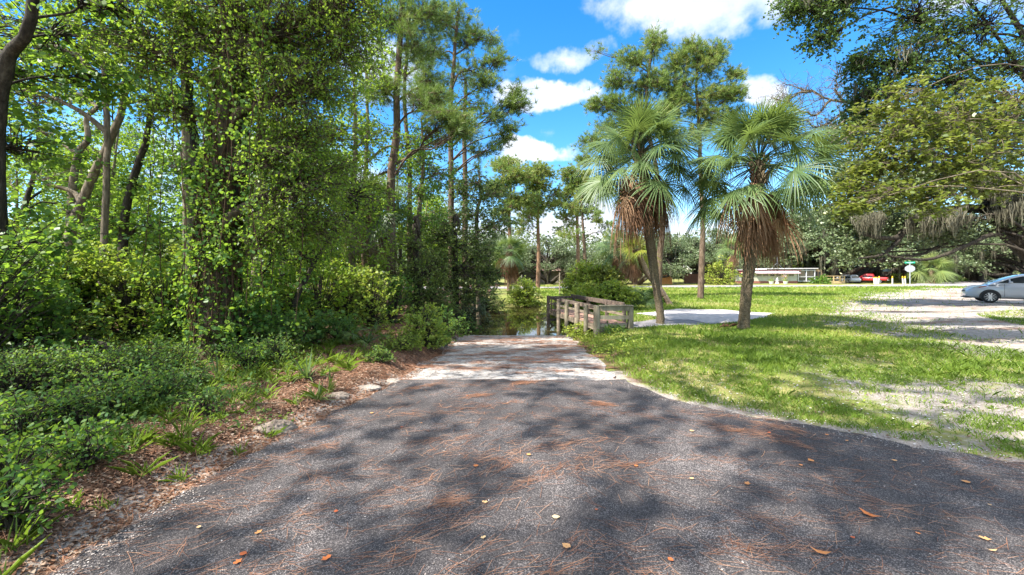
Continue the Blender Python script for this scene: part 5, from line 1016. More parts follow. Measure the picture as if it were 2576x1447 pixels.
def litter():
    n = 70000; u = rng.random(n); y = 1.8 * (11 / 1.8) ** u; x = xl(y) - rng.random(n) ** 1.3 * 5 + .12; ok = (x > -1.3 * y - .5); x, y = x[ok], y[ok]
    pos = np.stack([x, y, H(x, y) + .008], 1); T = TB(); V, c, l = leafpoly(pos, rng.uniform(.015, .05, len(x)), 1.3, DIA, .4, 0, .4); T.add(V, c, l, rng.random(len(x)))
    o = T.build('leaf_litter', M['litter']); tag(o, 'brown dry leaves and needles covering the ground at the left', 'leaf litter', kind='stuff')
    n = 5000; x = rng.uniform(1.9, 10, n); y = rng.uniform(3, 9, n); ok = (x > xr(y) + .03) & (rng.random(n) < .9); x, y = x[ok], y[ok]
    T = TB(); V, c, l = leafpoly(np.stack([x, y, H(x, y) + .01], 1), rng.uniform(.012, .04, len(x)), 1.3, DIA, .35, 0, .3); T.add(V, c, l, rng.random(len(x)) * .9)
    o = T.build('verge_litter', M['litter']); tag(o, 'scattered dry leaf bits on the sandy verge at the right', 'leaf litter', kind='stuff')
litter()
def fallen_needles():
    T = TB(); cx, cy, ca = [], [], []
    def add(n, x, y, a, L0=.13, w=.0011, v=None):
        L = L0 * rng.uniform(.5, 1.3, n); t = np.linspace(-.5, .5, 5); d = np.stack([np.cos(a), np.sin(a)], 1); s = np.stack([-d[:, 1], d[:, 0]], 1); cur = rng.normal(0, .12, n)
        xy = np.stack([x, y], 1)[:, None] + d[:, None] * (L[:, None] * t)[:, :, None] + s[:, None] * ((t ** 2)[None, :] * cur[:, None] * L[:, None])[:, :, None]
        ww = w * np.clip(y / 3, .9, 3.2)[:, None]; A = xy - s[:, None] * ww[:, :, None]; B = xy + s[:, None] * ww[:, :, None]
        z = (H(xy[:, :, 0], xy[:, :, 1]) + .016 + rng.random((n, 1)) * .012)
        V = np.stack([np.concatenate([A, z[..., None]], 2), np.concatenate([B, z[..., None]], 2)], 2).reshape(-1, 3)
        i = np.arange(n * 10).reshape(n, 5, 2); Q = np.stack([i[:, :-1, 0], i[:, :-1, 1], i[:, 1:, 1], i[:, 1:, 0]], -1).reshape(-1, 4)
        T.add(V, np.full(len(Q), 4), Q.ravel(), np.repeat(rng.random(n), 4))
    # drifts
    nc = 210; y0 = 1.9 * (6.2 / 1.9) ** rng.random(nc); x0 = rng.uniform(-2.4, 4.6, nc)
    for x_, y_ in zip(x0, y0):
        if not (xl(y_) < x_ < xr(y_)): continue
        k = int(rng.uniform(6, 26) * (1 + 3 * (rng.random() < .18))); da = .35 + .25 * x_ * -.3 + rng.normal(0, .25); da = (math.atan2(.35, 1) if x_ < .5 else math.atan2(-.35, 1)) + rng.normal(0, .3)
        ln_ = rng.uniform(.08, .35); s = rng.normal(0, ln_, k); q = rng.normal(0, .045, k)
        add(k, x_ + s * math.cos(da) - q * math.sin(da), y_ + s * math.sin(da) + q * math.cos(da), da + rng.normal(0, .45, k))
    k = 1700; yy = 1.9 * (6.3 / 1.9) ** rng.random(k); xx = rng.uniform(-2.5, 4.8, k); ok = (xx > xl(yy) - .1) & (xx < xr(yy)); k = ok.sum(); add(k, xx[ok], yy[ok], np.where(xx[ok] < .5, .3, -.35) + rng.normal(0, .7, k))
    # on the ramp and banks
    for _ in range(150):
        y_ = rng.uniform(6.2, 13.5); x_ = rng.uniform(-1.6, 1.8); k = int(rng.uniform(10, 40)); s = rng.normal(0, .16, k)
        add(k, x_ + s, y_ + rng.normal(0, .05, k), rng.normal(0, .5, k), .15, .0022)
    k = 5000; yy = rng.uniform(2.2, 12, k); add(k, xl(yy) - rng.random(k) ** 1.5 * 2.6, yy, rng.uniform(0, 3.14, k), .13)
    o = T.build('fallen_pine_needles', M['orange_needle']); tag(o, 'rust orange pine needles strewn in drifts over the asphalt and ramp', 'pine needles', kind='stuff')
fallen_needles()
def stones():
    T = TB(); n = 2600; x = rng.uniform(2, 9, n); y = rng.uniform(3, 8, n); ok = (x > xr(y)); x, y = x[ok], y[ok]; V, c, l = leafpoly(np.stack([x, y, H(x, y) + .008], 1), rng.uniform(.008, .025, len(x)), 1.5, HEX, .8, 0, .0)
    T.add(V, c, l, rng.uniform(.7, 1, len(x))); o = T.build('gravel', mat('white gravel', (.55, .52, .48), .9, .2)); tag(o, 'small white gravel bits on the sandy verge', 'gravel', kind='stuff')
stones()
def crumbs():
    T = TB(); n = 5200; y = 2.0 * (6.1 / 2.0) ** rng.random(n); side = rng.random(n) < .6
    x = np.where(side, xr(y) - np.abs(rng.normal(0, .16, n)), xl(y) + np.abs(rng.normal(0, .14, n))); k = rng.random(n) < .12; x = np.where(k, xl(y) + (xr(y) - xl(y)) * rng.random(n), x)
    V, c, l = leafpoly(np.stack([x, y, H(x, y) + .018], 1), rng.uniform(.003, .011, n), 1.3, HEX, .8, 0, .3); T.add(V, c, l, rng.random(n)); o = T.build('pavement_grit', leafmat('grit', [(.08, .06, .05), (.2, .16, .13), (.35, .3, .27), (.5, .46, .42)], tf=.02, rough=.9, spec=.1)); tag(o, 'loose grit and bark crumbs along the asphalt edges', 'grit', kind='stuff')
crumbs()
# countable fallen leaves
lf = [(1175, 1000), (1197, 1180), (612, 1405), (598, 1424), (845, 1295), (500, 1335), (820, 1415), (1398, 1310), (1425, 1385), (1220, 1272), (1687, 1420), (1740, 1212), (2188, 1305), (2145, 1362), (2490, 1278), (2478, 1365), (2495, 1395), (1935, 1095), (2130, 1115), (1740, 1090), (2015, 1178), (1215, 1362), (1060, 1070), (2080, 1100), (1880, 1225), (2040, 1165), (2250, 1165), (650, 1350), (1010, 1080), (935, 1045), (2310, 1352), (2065, 1400), (2430, 1220), (1500, 1290), (1330, 1150), (1600, 1180)]
for i, (px, py) in enumerate(lf):
    g = G(px, py); L = TB(); s_ = rng.uniform(.022, .06); long_ = i in (12, 16, 31)
    sh = LOBE if i % 3 == 0 and not long_ else HEX; n = len(sh); k = sh * s_ * (2.2 if long_ else 1); asp = .35 if long_ else .9
    a = rng.uniform(0, 6.28); X_ = k[:, 0] - k[:, 0].mean(); Y_ = k[:, 1] * asp; cup = ((X_ / s_) ** 2 + (Y_ / s_) ** 2) * s_ * .35
    V = np.stack([X_ * math.cos(a) - Y_ * math.sin(a), X_ * math.sin(a) + Y_ * math.cos(a), cup + .004], 1); V = np.vstack([V, [[0, 0, .004]]])
    F = [(j, (j + 1) % n, n) for j in range(n)]; me = npmesh('fallen_leaf', V, [3] * n, np.array(F).ravel(), M['orange_leaf'], None, [float(rng.random())] * n)
    me.location = (float(g[0]), float(g[1]), float(g[2]) + .018)
    tag(me, 'long pale dry leaf lying on the asphalt' if long_ else 'curled orange dry leaf lying on the dark asphalt', 'fallen leaf', 'long dry leaves on the asphalt' if long_ else 'orange leaves on the asphalt')

# ------------------------------------------------------------------ vehicles
M['glass'] = mat('tinted glass', (.03, .035, .04), .05, .1, 3, spec=.8)
M['tyre'] = mat('tyre rubber', (.02, .02, .02), .8, .2)
M['chrome'] = mat('silver plastic', (.5, .5, .52), .3, .05, metal=.6)
M['lampglass'] = mat('headlamp lens', (.5, .52, .55), .1, .1)
M['redlens'] = mat('amber lens', (.45, .12, .06), .2, .1)
M['black'] = mat('black trim', (.02, .02, .022), .5, .1)
def loft(secs, n=20, ex=4.0):
    """secs: (x, halfwidth, zlo, zhi)"""
    mb = MB(); rings = []
    for (x, hw, z0, z1) in secs:
        r = []
        for i in range(n):
            a = 2 * math.pi * (i + .5) / n; c, s = math.cos(a), math.sin(a); e = 2 / ex
            r.append((x, hw * math.copysign(abs(c) ** e, c), (z0 + z1) / 2 + (z1 - z0) / 2 * math.copysign(abs(s) ** e, s)))
        rings.append(r)
    vs = [v for r in rings for v in r]; m = len(secs); fs = [(j * n + i, j * n + (i + 1) % n, (j + 1) * n + (i + 1) % n, (j + 1) * n + i) for j in range(m - 1) for i in range(n)]
    fs += [tuple(range(n))[::-1], tuple(range((m - 1) * n, m * n))]
    return mb.add(vs, fs)
def patch(xs, z0f, z1f, wf, side, off=.006, nz=4):
    mb = MB(); vs = []
    for x in xs:
        for k in range(nz + 1):
            z = z0f(x) + (z1f(x) - z0f(x)) * k / nz; vs.append((x, side * (wf(x, z) + off), z))
    n = nz + 1; fs = [(i * n + k, i * n + k + 1, (i + 1) * n + k + 1, (i + 1) * n + k) for i in range(len(xs) - 1) for k in range(nz)]
    return mb.add(vs, fs)
def wheel(root, x, y, r=.31, w=.2, spokes=9):
    W = MB(); s = 1 if y > 0 else -1
    W.tube([(x, y - s * w * .55, r), (x, y - s * w * .5, r), (x, y + s * w * .35, r), (x, y + s * w * .45, r)], [r * .86, r, r, r * .93], 28); wh = W.build('wheel', M['tyre'], root, smooth=False)
    R = MB(); R.disc((x, y + s * w * .44, r), (0, 1, 0), r * .70, .02, 28); R.build('rim', M['black'], wh)
    S = MB(); S.disc((x, y + s * w * .47, r), (0, 1, 0), r * .2, .03, 16)
    for i in range(spokes):
        a = i * 2 * math.pi / spokes; S.bar((x + math.cos(a) * r * .12, y + s * w * .47, r + math.sin(a) * r * .12), (x + math.cos(a) * r * .66, y + s * w * .47, r + math.sin(a) * r * .66), .055, .02)
    nn_ = 28; vs = []; 
    for rr_ in (r * .60, r * .71):
        for i in range(nn_): a = i * 2 * math.pi / nn_; vs.append((x + math.cos(a) * rr_, y + s * w * .485, r + math.sin(a) * rr_))
    S.add(vs, [(i, (i + 1) % nn_, nn_ + (i + 1) % nn_, nn_ + i) for i in range(nn_)]); S.build('hubcap', M['chrome'], wh)
    return wh
def hatchback(g, rz):
    paint = mat('silver white paint', (.52, .54, .57), .3, .04, 2, coat=.8)
    root = empty('parked_car', g, 'pale silver hatchback parked on the sandy lot at the right edge', 'car', rz=rz)
    secs = [(0, .50, .34, .60), (.06, .62, .26, .68), (.22, .74, .22, .76), (.5, .82, .21, .86), (.85, .845, .2, .945), (1.15, .85, .2, 1.0), (1.6, .85, .2, 1.02), (2.4, .85, .2, 1.04), (3.2, .85, .2, 1.07), (3.8, .83, .22, 1.08), (4.02, .78, .26, 1.05), (4.12, .68, .32, .95)]
    body = loft(secs, 28, 4.5).build('body', paint, root, smooth=True)
    # cut arches as dark liners slightly proud of the side
    W_ = lambda x, z: .765 - (z - 1.0) * .40
    roof = lambda x: float(np.interp(x, [.75, 1.1, 1.5, 1.9, 2.3, 2.8, 3.3, 3.7, 4.0], [.93, 1.12, 1.31, 1.45, 1.52, 1.53, 1.49, 1.38, 1.15]))
    ms = MB(); xs = np.linspace(.8, 4.0, 26); n = 10; vs = []
    for x in xs:
        zt_ = roof(x); zb = .93; w1 = W_(x, zb); w2 = W_(x, max(zt_ - .05, zb + .01)); vs += [(x, -w1, zb), (x, -w2, max(zt_ - .05, zb + .005)), (x, -w2 + .06, zt_ - .015), (x, -w2 * .5, zt_), (x, w2 * .5, zt_), (x, w2 - .06, zt_ - .015), (x, w2, max(zt_ - .05, zb + .005)), (x, w1, zb)]
    n = 8; fs = [(i * n + k, i * n + k + 1, (i + 1) * n + k + 1, (i + 1) * n + k) for i in range(len(xs) - 1) for k in range(n - 1)] + [tuple(range(n)), tuple(range((len(xs) - 1) * n, len(xs) * n))[::-1]]
    ms.add(vs, fs).build('roof', paint, root, smooth=True)
    # windscreen
    ws = MB(); xx = np.linspace(1.0, 1.86, 8); vs = []
    for x in xx:
        w2 = W_(x, roof(x)) * .9; zr = roof(x) + .004
        vs += [(x, -w2, zr - .006), (x, -w2 * .5, zr + .004), (x, w2 * .5, zr + .004), (x, w2, zr - .006)]
    ws.add(vs, [(i * 4 + k, i * 4 + k + 1, (i + 1) * 4 + k + 1, (i + 1) * 4 + k) for i in range(7) for k in range(3)]).build('windscreen', M['glass'], root, smooth=True)
    belt = lambda x: 1.03 + .012 * (x - 1.2)
    for s in (-1, 1):
        for xa, xb in ((1.12, 1.50), (1.56, 2.42), (2.50, 3.25), (3.31, 3.62)):
            patch(np.linspace(xa, xb, 8), belt, lambda x: max(belt(x) + .01, roof(x) - .085), W_, s, .007).build('window', M['glass'], root)
        sw = lambda x, z: .851 - abs(z - .6) ** 2.2 * .12
        for xd in (1.32, 2.46, 3.3): patch(np.linspace(xd, xd + .012, 2), lambda x: .34, lambda x: .99, sw, s, .004, 8).build('door_seam', M['black'], root)
        for xd in (2.15, 3.05): k = MB(); k.box((xd, s * .858, .90), (.16, .03, .035)); k.build('door_handle', paint, root, .008)
        mr = MB(); mr.box((1.52, s * .93, 1.06), (.13, .2, .12)); mr.build('wing_mirror', paint, root, .035)
        hl = MB(); vs = []
        for f in np.linspace(0, 1, 7):
            x = .10 + .62 * f; yw = float(np.interp(x, [.06, .22, .5, .85], [.62, .74, .82, .845])) * .985; zb = .66 + .17 * f; zt_ = .70 + .23 * f - .03 * f * f * 2 + .07 * math.sin(f * 3.14)
            vs += [(x, s * (yw + .012), zb), (x + .0, s * (yw + .004) * .99, zt_)]
        hl.add(vs, [(i * 2, i * 2 + 1, i * 2 + 3, i * 2 + 2) for i in range(6)]).build('headlight', M['lampglass'], root, smooth=True)
        hm = MB(); vs = []
        for f in np.linspace(.55, .98, 4):
            x = .10 + .62 * f; yw = float(np.interp(x, [.06, .22, .5, .85], [.62, .74, .82, .845])) * .985; zb = .68 + .17 * f; vs += [(x, s * (yw + .018), zb), (x, s * (yw + .014), zb + .045)]
        hm.add(vs, [(i * 2, i * 2 + 1, i * 2 + 3, i * 2 + 2) for i in range(3)]).build('turn_signal', M['redlens'], root)
        for xw in (.83, 3.38):
            ar = MB(); nn_ = 20; vs = []
            for rr_ in (.30, .385):
                for i in range(nn_ + 1): a = -.25 + (math.pi + .5) * i / nn_; vs.append((xw + math.cos(a) * rr_, s * (.856 - .004 * (rr_ < .35)), .31 + math.sin(a) * rr_))
            ar.add(vs, [(i, i + 1, nn_ + 2 + i, nn_ + 1 + i) for i in range(nn_)]).build('wheel_arch', M['black'], root)
            wheel(root, xw, s * .80, .31, .19, 10)
    k = MB(); k.box((.03, 0, .58), (.06, .8, .09)); k.build('grille', M['black'], root, .02)
    k = MB(); k.box((.1, 0, .25), (.25, 1.2, .06)); k.build('bumper_lip', M['black'], root, .02)
    return root
g = G(2490, 763); hd = math.atan2(-.62, .78)    # local +x points rearward
dirv = np.array([math.cos(hd), math.sin(hd)]); hx = g[:2] - dirv * .83 + np.array([math.sin(hd), -math.cos(hd)]) * -.80
hatchback((hx[0], hx[1], float(H(hx[0], hx[1])) + .01), hd)
def vehicle(name, label, g, rz, secs, roofsec, paint, wx, win, parts=()):
    root = empty(name, g, label, 'truck' if 'truck' in name else 'car', rz=rz); root.scale = (.8,) * 3 if 'truck' in name else (.74,) * 3
    loft(secs, 20, 5).build('body', paint, root, smooth=True); loft(roofsec, 16, 4).build('cab', paint, root, smooth=True)
    for s in (-1, 1):
        for x0, x1, z0, z1, hw in win: k = MB(); k.add([(x0, s * hw, z0), (x1, s * hw, z0), (x1 - .05, s * (hw - .1), z1), (x0 + .05, s * (hw - .1), z1)], [(0, 1, 2, 3)]); k.build('window', M['glass'], root)
        for x in wx: wheel(root, x, s * (secs[3][1] - .08), .38, .24, 6)
    for nm, c, d, m in parts: k = MB(); k.box(c, d); k.build(nm, m, root, .02)
    return root
red = mat('dark red paint', (.38, .02, .025), .35, .1, 2, coat=.5); white = mat('white paint', (.36, .37, .38), .35, .05, 2, coat=.5)
Yt = 62; xt = (2180 - HX) / K * Yt
vehicle('pickup_truck', 'dark red pickup truck parked under the mossy oak across the road', (xt + .4, Yt + 3.2, -.02), -.85, [(0, .7, .55, .95), (.1, .9, .45, 1.05), (1.0, .95, .45, 1.15), (1.5, .97, .45, 1.18), (3.2, .97, .45, 1.18), (3.3, .97, .45, 1.18), (5.2, .97, .5, 1.18), (5.3, .95, .55, 1.15)],
        [(1.3, .82, 1.1, 1.2), (1.9, .78, 1.1, 1.75), (2.3, .78, 1.1, 1.82), (3.2, .78, 1.1, 1.8), (3.4, .8, 1.1, 1.3)], red, (1.0, 4.2), [(1.75, 2.45, 1.2, 1.65, .83), (2.55, 3.2, 1.2, 1.65, .83)],
        [('bumper', (5.36, 0, .6), (.14, 1.7, .2), M['chrome']), ('tail_light', (5.3, -.85, .95), (.04, .15, .3), M['redlens']), ('tail_light', (5.3, .85, .95), (.04, .15, .3), M['redlens']), ('number_plate', (5.44, 0, .68), (.02, .4, .16), M['chrome'])])
def suv(label, px, Y, rz, paint):
    x = (px - HX) / K * Y
    vehicle('parked_car', label, (x, Y, -.02), rz, [(0, .7, .5, .8), (.12, .85, .35, .95), (1.0, .92, .3, 1.02), (1.5, .93, .3, 1.05), (3.5, .93, .3, 1.08), (4.3, .92, .35, 1.08), (4.5, .85, .45, 1.0)],
            [(1.0, .8, 1.0, 1.1), (1.7, .74, 1.0, 1.6), (2.4, .74, 1.0, 1.7), (3.8, .74, 1.0, 1.65), (4.3, .78, 1.0, 1.15)], paint, (.9, 3.6), [(1.5, 2.3, 1.1, 1.5, .82), (2.4, 3.1, 1.1, 1.52, .82), (3.2, 3.9, 1.1, 1.5, .82)],
            [('tail_light', (4.46, -.78, .9), (.05, .16, .16), M['redlens']), ('tail_light', (4.46, .78, .9), (.05, .16, .16), M['redlens']), ('rear_window', (4.22, 0, 1.32), (.12, 1.2, .3), M['glass']), ('roof_rack', (2.9, 0, 1.72), (1.6, 1.1, .05), white)])
suv('white car with roof rack seen from behind beside the mossy oak trunk', 2122, 64, 1.35 + math.pi, white)
suv('white car half hidden by the shrub left of the mossy oak trunk', 2096, 66, 1.9 + math.pi, white)

# ------------------------------------------------------------------ mobile home
M['siding'] = mat('cream siding', (.50, .48, .38), .7, .08, 2); M['trim'] = mat('maroon trim', (.22, .05, .06), .6, .1); M['roofw'] = mat('grey white roof', (.55, .53, .52), .7, .12, 2); M['brick'] = mat('red brick skirt', (.30, .11, .08), .85, .3, 14)
M['awn'] = mat('white awning', (.72, .68, .70), .6, .06, 3); M['post_wood'] = mat('yellow pine boards', (.50, .35, .17), .8, .2, 6); M['orange_wood'] = mat('orange stained boards', (.58, .24, .07), .8, .15, 5); M['brown_wood'] = mat('brown fence boards', (.20, .08, .05), .85, .25, 6)
M['whitep'] = mat('white paint', (.62, .62, .62), .6, .08); M['yel'] = mat('yellow cap', (.75, .42, .02), .5, .1); M['metal'] = mat('galvanised metal', (.36, .38, .40), .5, .1, 4, metal=.3); M['signback'] = mat('sign back', (.24, .25, .27), .55, .06, 4)
M['green'] = mat('green sign', (.0, .30, .16), .5, .05)
Yh = 62.; x0 = (1852 - HX) / K * Yh; W = (2022 - 1868) / K * Yh; hm = empty('mobile_home', (x0, Yh, 0), 'long cream mobile home with white awning and red brick skirt across the road', 'house')
k = MB(); k.box((W / 2, 2.0, 1.12), (W, 4, 1.56)); k.build('wall', M['siding'], hm)
k = MB(); k.box((W / 2, 2.0, .17), (W + .04, 4.04, .34)); k.build('skirt', M['brick'], hm)
k = MB()
for a0, a1, z0, z1 in ((-.3, W * .35, 1.94, 2.02), (W * .35, W * .48, 1.99, 2.14), (W * .48, W + 2.9, 2.12, 2.24)): k.bar((a0, 2, (z0 + z1) / 2), (a1, 2, (z0 + z1) / 2 + .04), 4.6, .13)
k.build('roof', M['roofw'], hm)
k = MB(); k.box((W / 2, -.32, 1.93), (W + .6, .06, .07)); k.build('roof_trim', M['trim'], hm)
k = MB(); k.add([(W * .27, -.02, 1.84), (W * .985, -.02, 1.84), (W * .985, -.95, 1.50), (W * .27, -.95, 1.50), (W * .27, -.02, 1.87), (W * .985, -.02, 1.87), (W * .985, -.95, 1.53), (W * .27, -.95, 1.53)], [(3, 2, 1, 0), (4, 5, 6, 7), (0, 1, 5, 4), (1, 2, 6, 5), (2, 3, 7, 6), (3, 0, 4, 7)]); k.build('awning', M['awn'], hm)
k = MB(); k.box((W * .63, -.97, 1.49), (W * .72, .04, .06)); k.build('awning_edge', M['trim'], hm)
k = MB(); k.add([(.25, -.02, 1.80), (1.0, -.02, 1.80), (1.0, -.6, 1.5), (.25, -.6, 1.5)], [(0, 1, 2, 3)]); aw = k.build('small_awning', M['trim'], hm); s_ = aw.modifiers.new('s', 'SOLIDIFY'); s_.thickness = .03
for i in range(6):
    xw = W * (.33 + .105 * i); fr = MB(); fr.box((xw + .42, -.02, 1.25), (.78, .05, .40)); w_ = fr.build('window', M['siding'], hm); pn = MB(); pn.box((xw + .42, -.05, 1.25), (.68, .02, .32)); pn.build('pane', M['glass'], w_)
k = MB(); k.box((.65, -.02, 1.2), (.5, .05, .4)); w_ = k.build('window', M['glass'], hm)
# screened porch at its right end
xs = W; k = MB()
for xx in (xs + .05, xs + 1.25, xs + 2.5): k.box((xx, -.1, 1.15), (.09, .09, 1.75))
for zz in (.34, .98, 1.95): k.box((xs + 1.27, -.1, zz), (2.5, .07, .07))
k.build('porch_frame', M['whitep'], hm)
k = MB(); k.box((xs + 1.27, .0, 1.15), (2.42, .02, 1.7)); k.build('porch_screen', M['glass'], hm)
k = MB(); k.box((xs + 3.2, 1.2, 1.2), (1.2, 2.0, 1.7)); k.build('porch_wall', mat('tan boards', (.30, .22, .13), .8, .2), hm)
k = MB(); k.box((xs + 2.95, .17, 1.1), (.35, .02, 1.3)); k.box((xs + 3.45, .17, 1.1), (.35, .02, 1.3)); k.build('porch_opening', M['black'], hm)
pd = empty('wooden_deck', (x0 + xs + 3.0, Yh - .4, 0), 'small yellowish wooden porch deck with railing beside the mobile home', 'deck')
k = MB(); k.box((1.5, 0, .30), (3.2, 1.6, .1)); k.build('floor', M['post_wood'], pd)
k = MB(); k.box((1.5, -.78, .13), (3.2, .06, .22)); k.build('skirt_board', M['post_wood'], pd)
for xx in (.0, 1.5, 2.4, 3.05): k = MB(); k.box((xx, -.75, .72), (.1 if xx != 2.4 else .2, .1, .8)); k.build('post', M['post_wood'], pd)
for zz in (.72, 1.1): k = MB(); k.box((1.5, -.75, zz), (3.1, .06, .08)); k.build('rail', M['post_wood'], pd)
an = empty('antenna_mast', ((1955 - HX) / K * 67, 67, 0), 'thin white antenna mast behind the mobile home roof', 'antenna'); k = MB(); k.tube([(0, 0, 0), (0, 0, 5), (0, 0, 7.2)], [.05, .04, .03], 6); k.build('pole', M['metal'], an)
k = MB(); k.bar((0, 0, 3.2), (-1.0, 0, 2.1), .04, .04); k.bar((0, 0, 3.2), (1.0, 0, 2.1), .04, .04); k.build('brace', M['metal'], an)
# garden bits before the home
for px, lb in ((3085, 'white planter pot before the brick skirt, left one'), (3142, 'white planter pot before the brick skirt, right one')):
    x = (px / 1.59 - HX) / K * 58; t_ = empty('planter', (x, 58, 0), lb, 'planter', 'white garden planters'); k = MB(); k.tube([(0, 0, .0), (0, 0, .2), (0, 0, .4)], [.2, .26, .33], 12); k.build('pot', M['whitep'], t_)
    F = TB(); q = rng.normal(0, .16, (120, 3)) + [0, 0, .5]; F.add(*leafpoly(q, np.full(120, .12), .4), rng.random(120)); F.build('foliage', M['leaf_bright'], t_)
x = (3108 / 1.59 - HX) / K * 60; t_ = empty('garden_statue', (x, 60, 0), 'small pale garden statue between the two white planters', 'statue'); k = MB(); k.box((0, 0, .1), (.35, .3, .2)); k.build('base', M['whitep'], t_); k = MB(); k.tube([(0, 0, .2), (.02, 0, .4), (0, 0, .6), (.05, 0, .75), (.06, 0, .9)], [.14, .18, .12, .09, .03], 10); k.build('figure', M['whitep'], t_)
hb = empty('hanging_basket', ((3138 / 1.59 - HX) / K * 60.6, 60.6, 1.0), 'round basket of white and orange flowers hanging under the awning', 'flower basket'); F = TB(); q = rng.normal(0, .14, (220, 3)); F.add(*leafpoly(q, np.full(220, .12), .4), rng.random(220)); F.build('flowers', leafmat('basket flowers', [(.1, .2, .03), (.6, .2, .02), (.7, .7, .7), (.6, .6, .65)]), hb)
k = MB(); k.tube([(0, 0, -.2), (0, 0, -.1), (0, 0, 0)], [.08, .16, .2], 10); k.build('bowl', M['brown_wood'], hb)

# fences
def fence(label, px0, px1, Y, h, m, name='wooden_fence', zz=0.):
    xa = (px0 - HX) / K * Y; xb = (px1 - HX) / K * Y; r = empty(name, (xa, Y, zz), label, 'fence'); k = MB(); n = max(4, int((xb - xa) / .16))
    for i in range(n): k.box(((xb - xa) * (i + .5) / n, 0, h / 2 + random.uniform(-.02, .02)), ((xb - xa) / n * .9, .03, h))
    k.build('boards', M[m], r)
    for i in range(3): k = MB(); k.box(((xb - xa) * i / 2, .06, h / 2), (.1, .1, h + .05)); k.build('post', M[m], r)
    return r
fence('bright orange wooden fence panel left of the lawn pine', 1648, 1690, 55, 1.25, 'orange_wood', 'orange_fence', .05)
fence('long reddish brown wooden fence behind the lawn pine', 1722, 1800, 64, 1.4, 'brown_wood', 'brown_fence')
# neighbour's house far left behind the pond
Yn = 66.; xn = (1385 - HX) / K * Yn; nh = empty('small_house', (xn, Yn, 0), 'low shaded house with a pale red roof glimpsed beyond the pond', 'house')
k = MB(); k.box((0, 2, .95), (9, 4, 1.9)); k.build('wall', mat('shaded wall', (.22, .2, .18), .8, .1), nh); k = MB()
k.add([(-5, -.5, 1.9), (5, -.5, 1.9), (5, 2, 2.9), (-5, 2, 2.9), (-5, 4.5, 1.9), (5, 4.5, 1.9)], [(0, 1, 2, 3), (3, 2, 5, 4), (0, 3, 4), (1, 5, 2), (0, 4, 5, 1)]); k.build('roof', mat('pale red roof', (.42, .26, .22), .8, .1), nh)
k = MB(); k.box((-1, -.02, 1.1), (1.2, .04, .8)); k.box((2, -.02, 1.1), (1.2, .04, .8)); k.build('window', M['glass'], nh)
# shed roof near the truck
xn = (2268 - HX) / K * 88; sh = empty('shed', (xn, 88, 0), 'low shed with a bluish white roof behind the stop sign', 'shed'); k = MB(); k.box((0, 1.5, .9), (5, 3, 1.8)); k.build('wall', M['brown_wood'], sh); k = MB(); k.bar((-2.7, 1.2, 2.1), (2.7, 1.2, 2.1), 3.4, .5); k.build('roof', mat('bluish roof', (.5, .58, .72), .5, .05), sh)

# stop sign seen from behind, street name blade
g = P(2289, 714, 58.) * [1, 1, 0]; sg = empty('stop_sign', g, 'back of an octagonal sign on a pole with a green street blade on top', 'road sign', rz=-math.atan2(g[0], g[1]) - .0)
k = MB(); k.box((0, 0, 1.45), (.09, .06, 2.9)); k.build('pole', M['metal'], sg)
k = MB(); R_ = .56; vs = [(R_ * math.cos(math.pi / 8 + i * math.pi / 4), y_, 2.15 + R_ * .9 * math.sin(math.pi / 8 + i * math.pi / 4)) for y_ in (.045, .07) for i in range(8)]; k.add(vs, [tuple(range(8)), tuple(range(8, 16))[::-1]] + [(i, i + 8, (i + 1) % 8 + 8, (i + 1) % 8) for i in range(8)]); k.build('sign_plate', M['signback'], sg)
k = MB(); k.box((0, 0, 3.0), (1.05, .03, .22)); k.build('street_name_blade', M['green'], sg)
k = MB(); k.box((0, -.018, 3.0), (.7, .004, .05)); k.build('lettering', mat('faint letters', (.4, .6, .5), .6), sg)
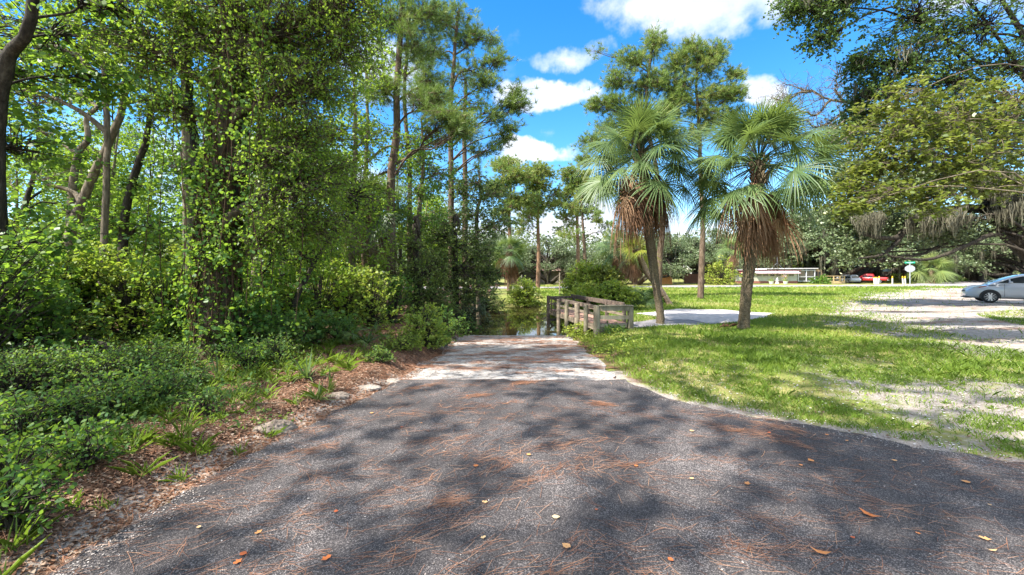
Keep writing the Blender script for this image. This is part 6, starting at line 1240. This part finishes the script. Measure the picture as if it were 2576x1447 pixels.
# reflective marker posts
for px, h_, tl, lb in ((2236, .9, .12, 'first yellow capped white post, next to the white bin'), (2296 - 26, .85, 0, 'lone yellow capped white post behind the truck tail, middle of the row'), (2270 + 40, .95, -.06, 'yellow capped white post just left of the stop sign pole'), (2270 + 49, .95, -.05, 'rightmost yellow capped white post hidden close to the stop sign pole')):
    pass
for sx, lb, tl in ((418, 'yellow capped white marker post right beside the white bin', .12), (627, 'yellow capped white marker post standing alone between truck and sign', 0.), (783, 'left one of the pair of yellow capped posts by the stop sign', -.06), (820, 'right one of the pair of yellow capped posts by the stop sign', -.06)):
    px = (3400 + sx * .2702) / 1.59; g = P(px, 700, 59.) * [1, 1, 0]; r = empty('marker_post', g, lb, 'bollard', 'yellow capped marker posts'); r.rotation_euler = (0, tl, 0)
    k = MB(); k.tube([(0, 0, -.05), (0, 0, .4), (0, 0, .78)], [.075] * 3, 10); k.build('post', M['whitep'], r); k = MB(); k.tube([(0, 0, .78), (0, 0, .95), (0, 0, 1.1)], [.078, .078, .06], 10); k.build('cap', M['yel'], r)
px = (3400 + 376 * .2702) / 1.59; g = P(px, 700, 58.) * [1, 1, 0]; r = empty('white_bin', g, 'white plastic bin standing at the roadside before the red truck', 'bin'); k = MB(); k.tube([(0, 0, 0), (0, 0, .45), (0, 0, .85)], [.19, .22, .24], 14); k.build('body', M['whitep'], r); k = MB(); k.box((0, -.22, .35), (.16, .03, .3)); k.build('label_patch', M['metal'], r); k = MB(); k.tube([(0, 0, .85), (0, 0, .9), (0, 0, .97)], [.26, .26, .1], 14); k.build('lid', M['yel'], r)
px = (3400 + 1810 * .2702) / 1.59; x = (px - HX) / K * 90; mbx = empty('mailbox_stand', (x, 90, 0), 'white mailbox shelf on two posts far along the road', 'mailbox'); k = MB(); k.box((0, 0, 1.55), (2.0, .5, .35)); k.build('box', M['whitep'], mbx)
for s in (-.3, .3): k = MB(); k.box((s, 0, .7), (.12, .12, 1.4)); k.build('post', M['whitep'], mbx)
x = (1408 - HX) / K * 30; pl = empty('wooden_pole', (x, 30, float(H(x, 30))), 'plain grey wooden pole standing beyond the pond', 'pole'); k = MB(); k.tube([(0, 0, -.1), (0, 0, .8), (0, 0, 1.6)], [.05, .05, .045], 8); k.build('post', M['wood_grey'], pl)
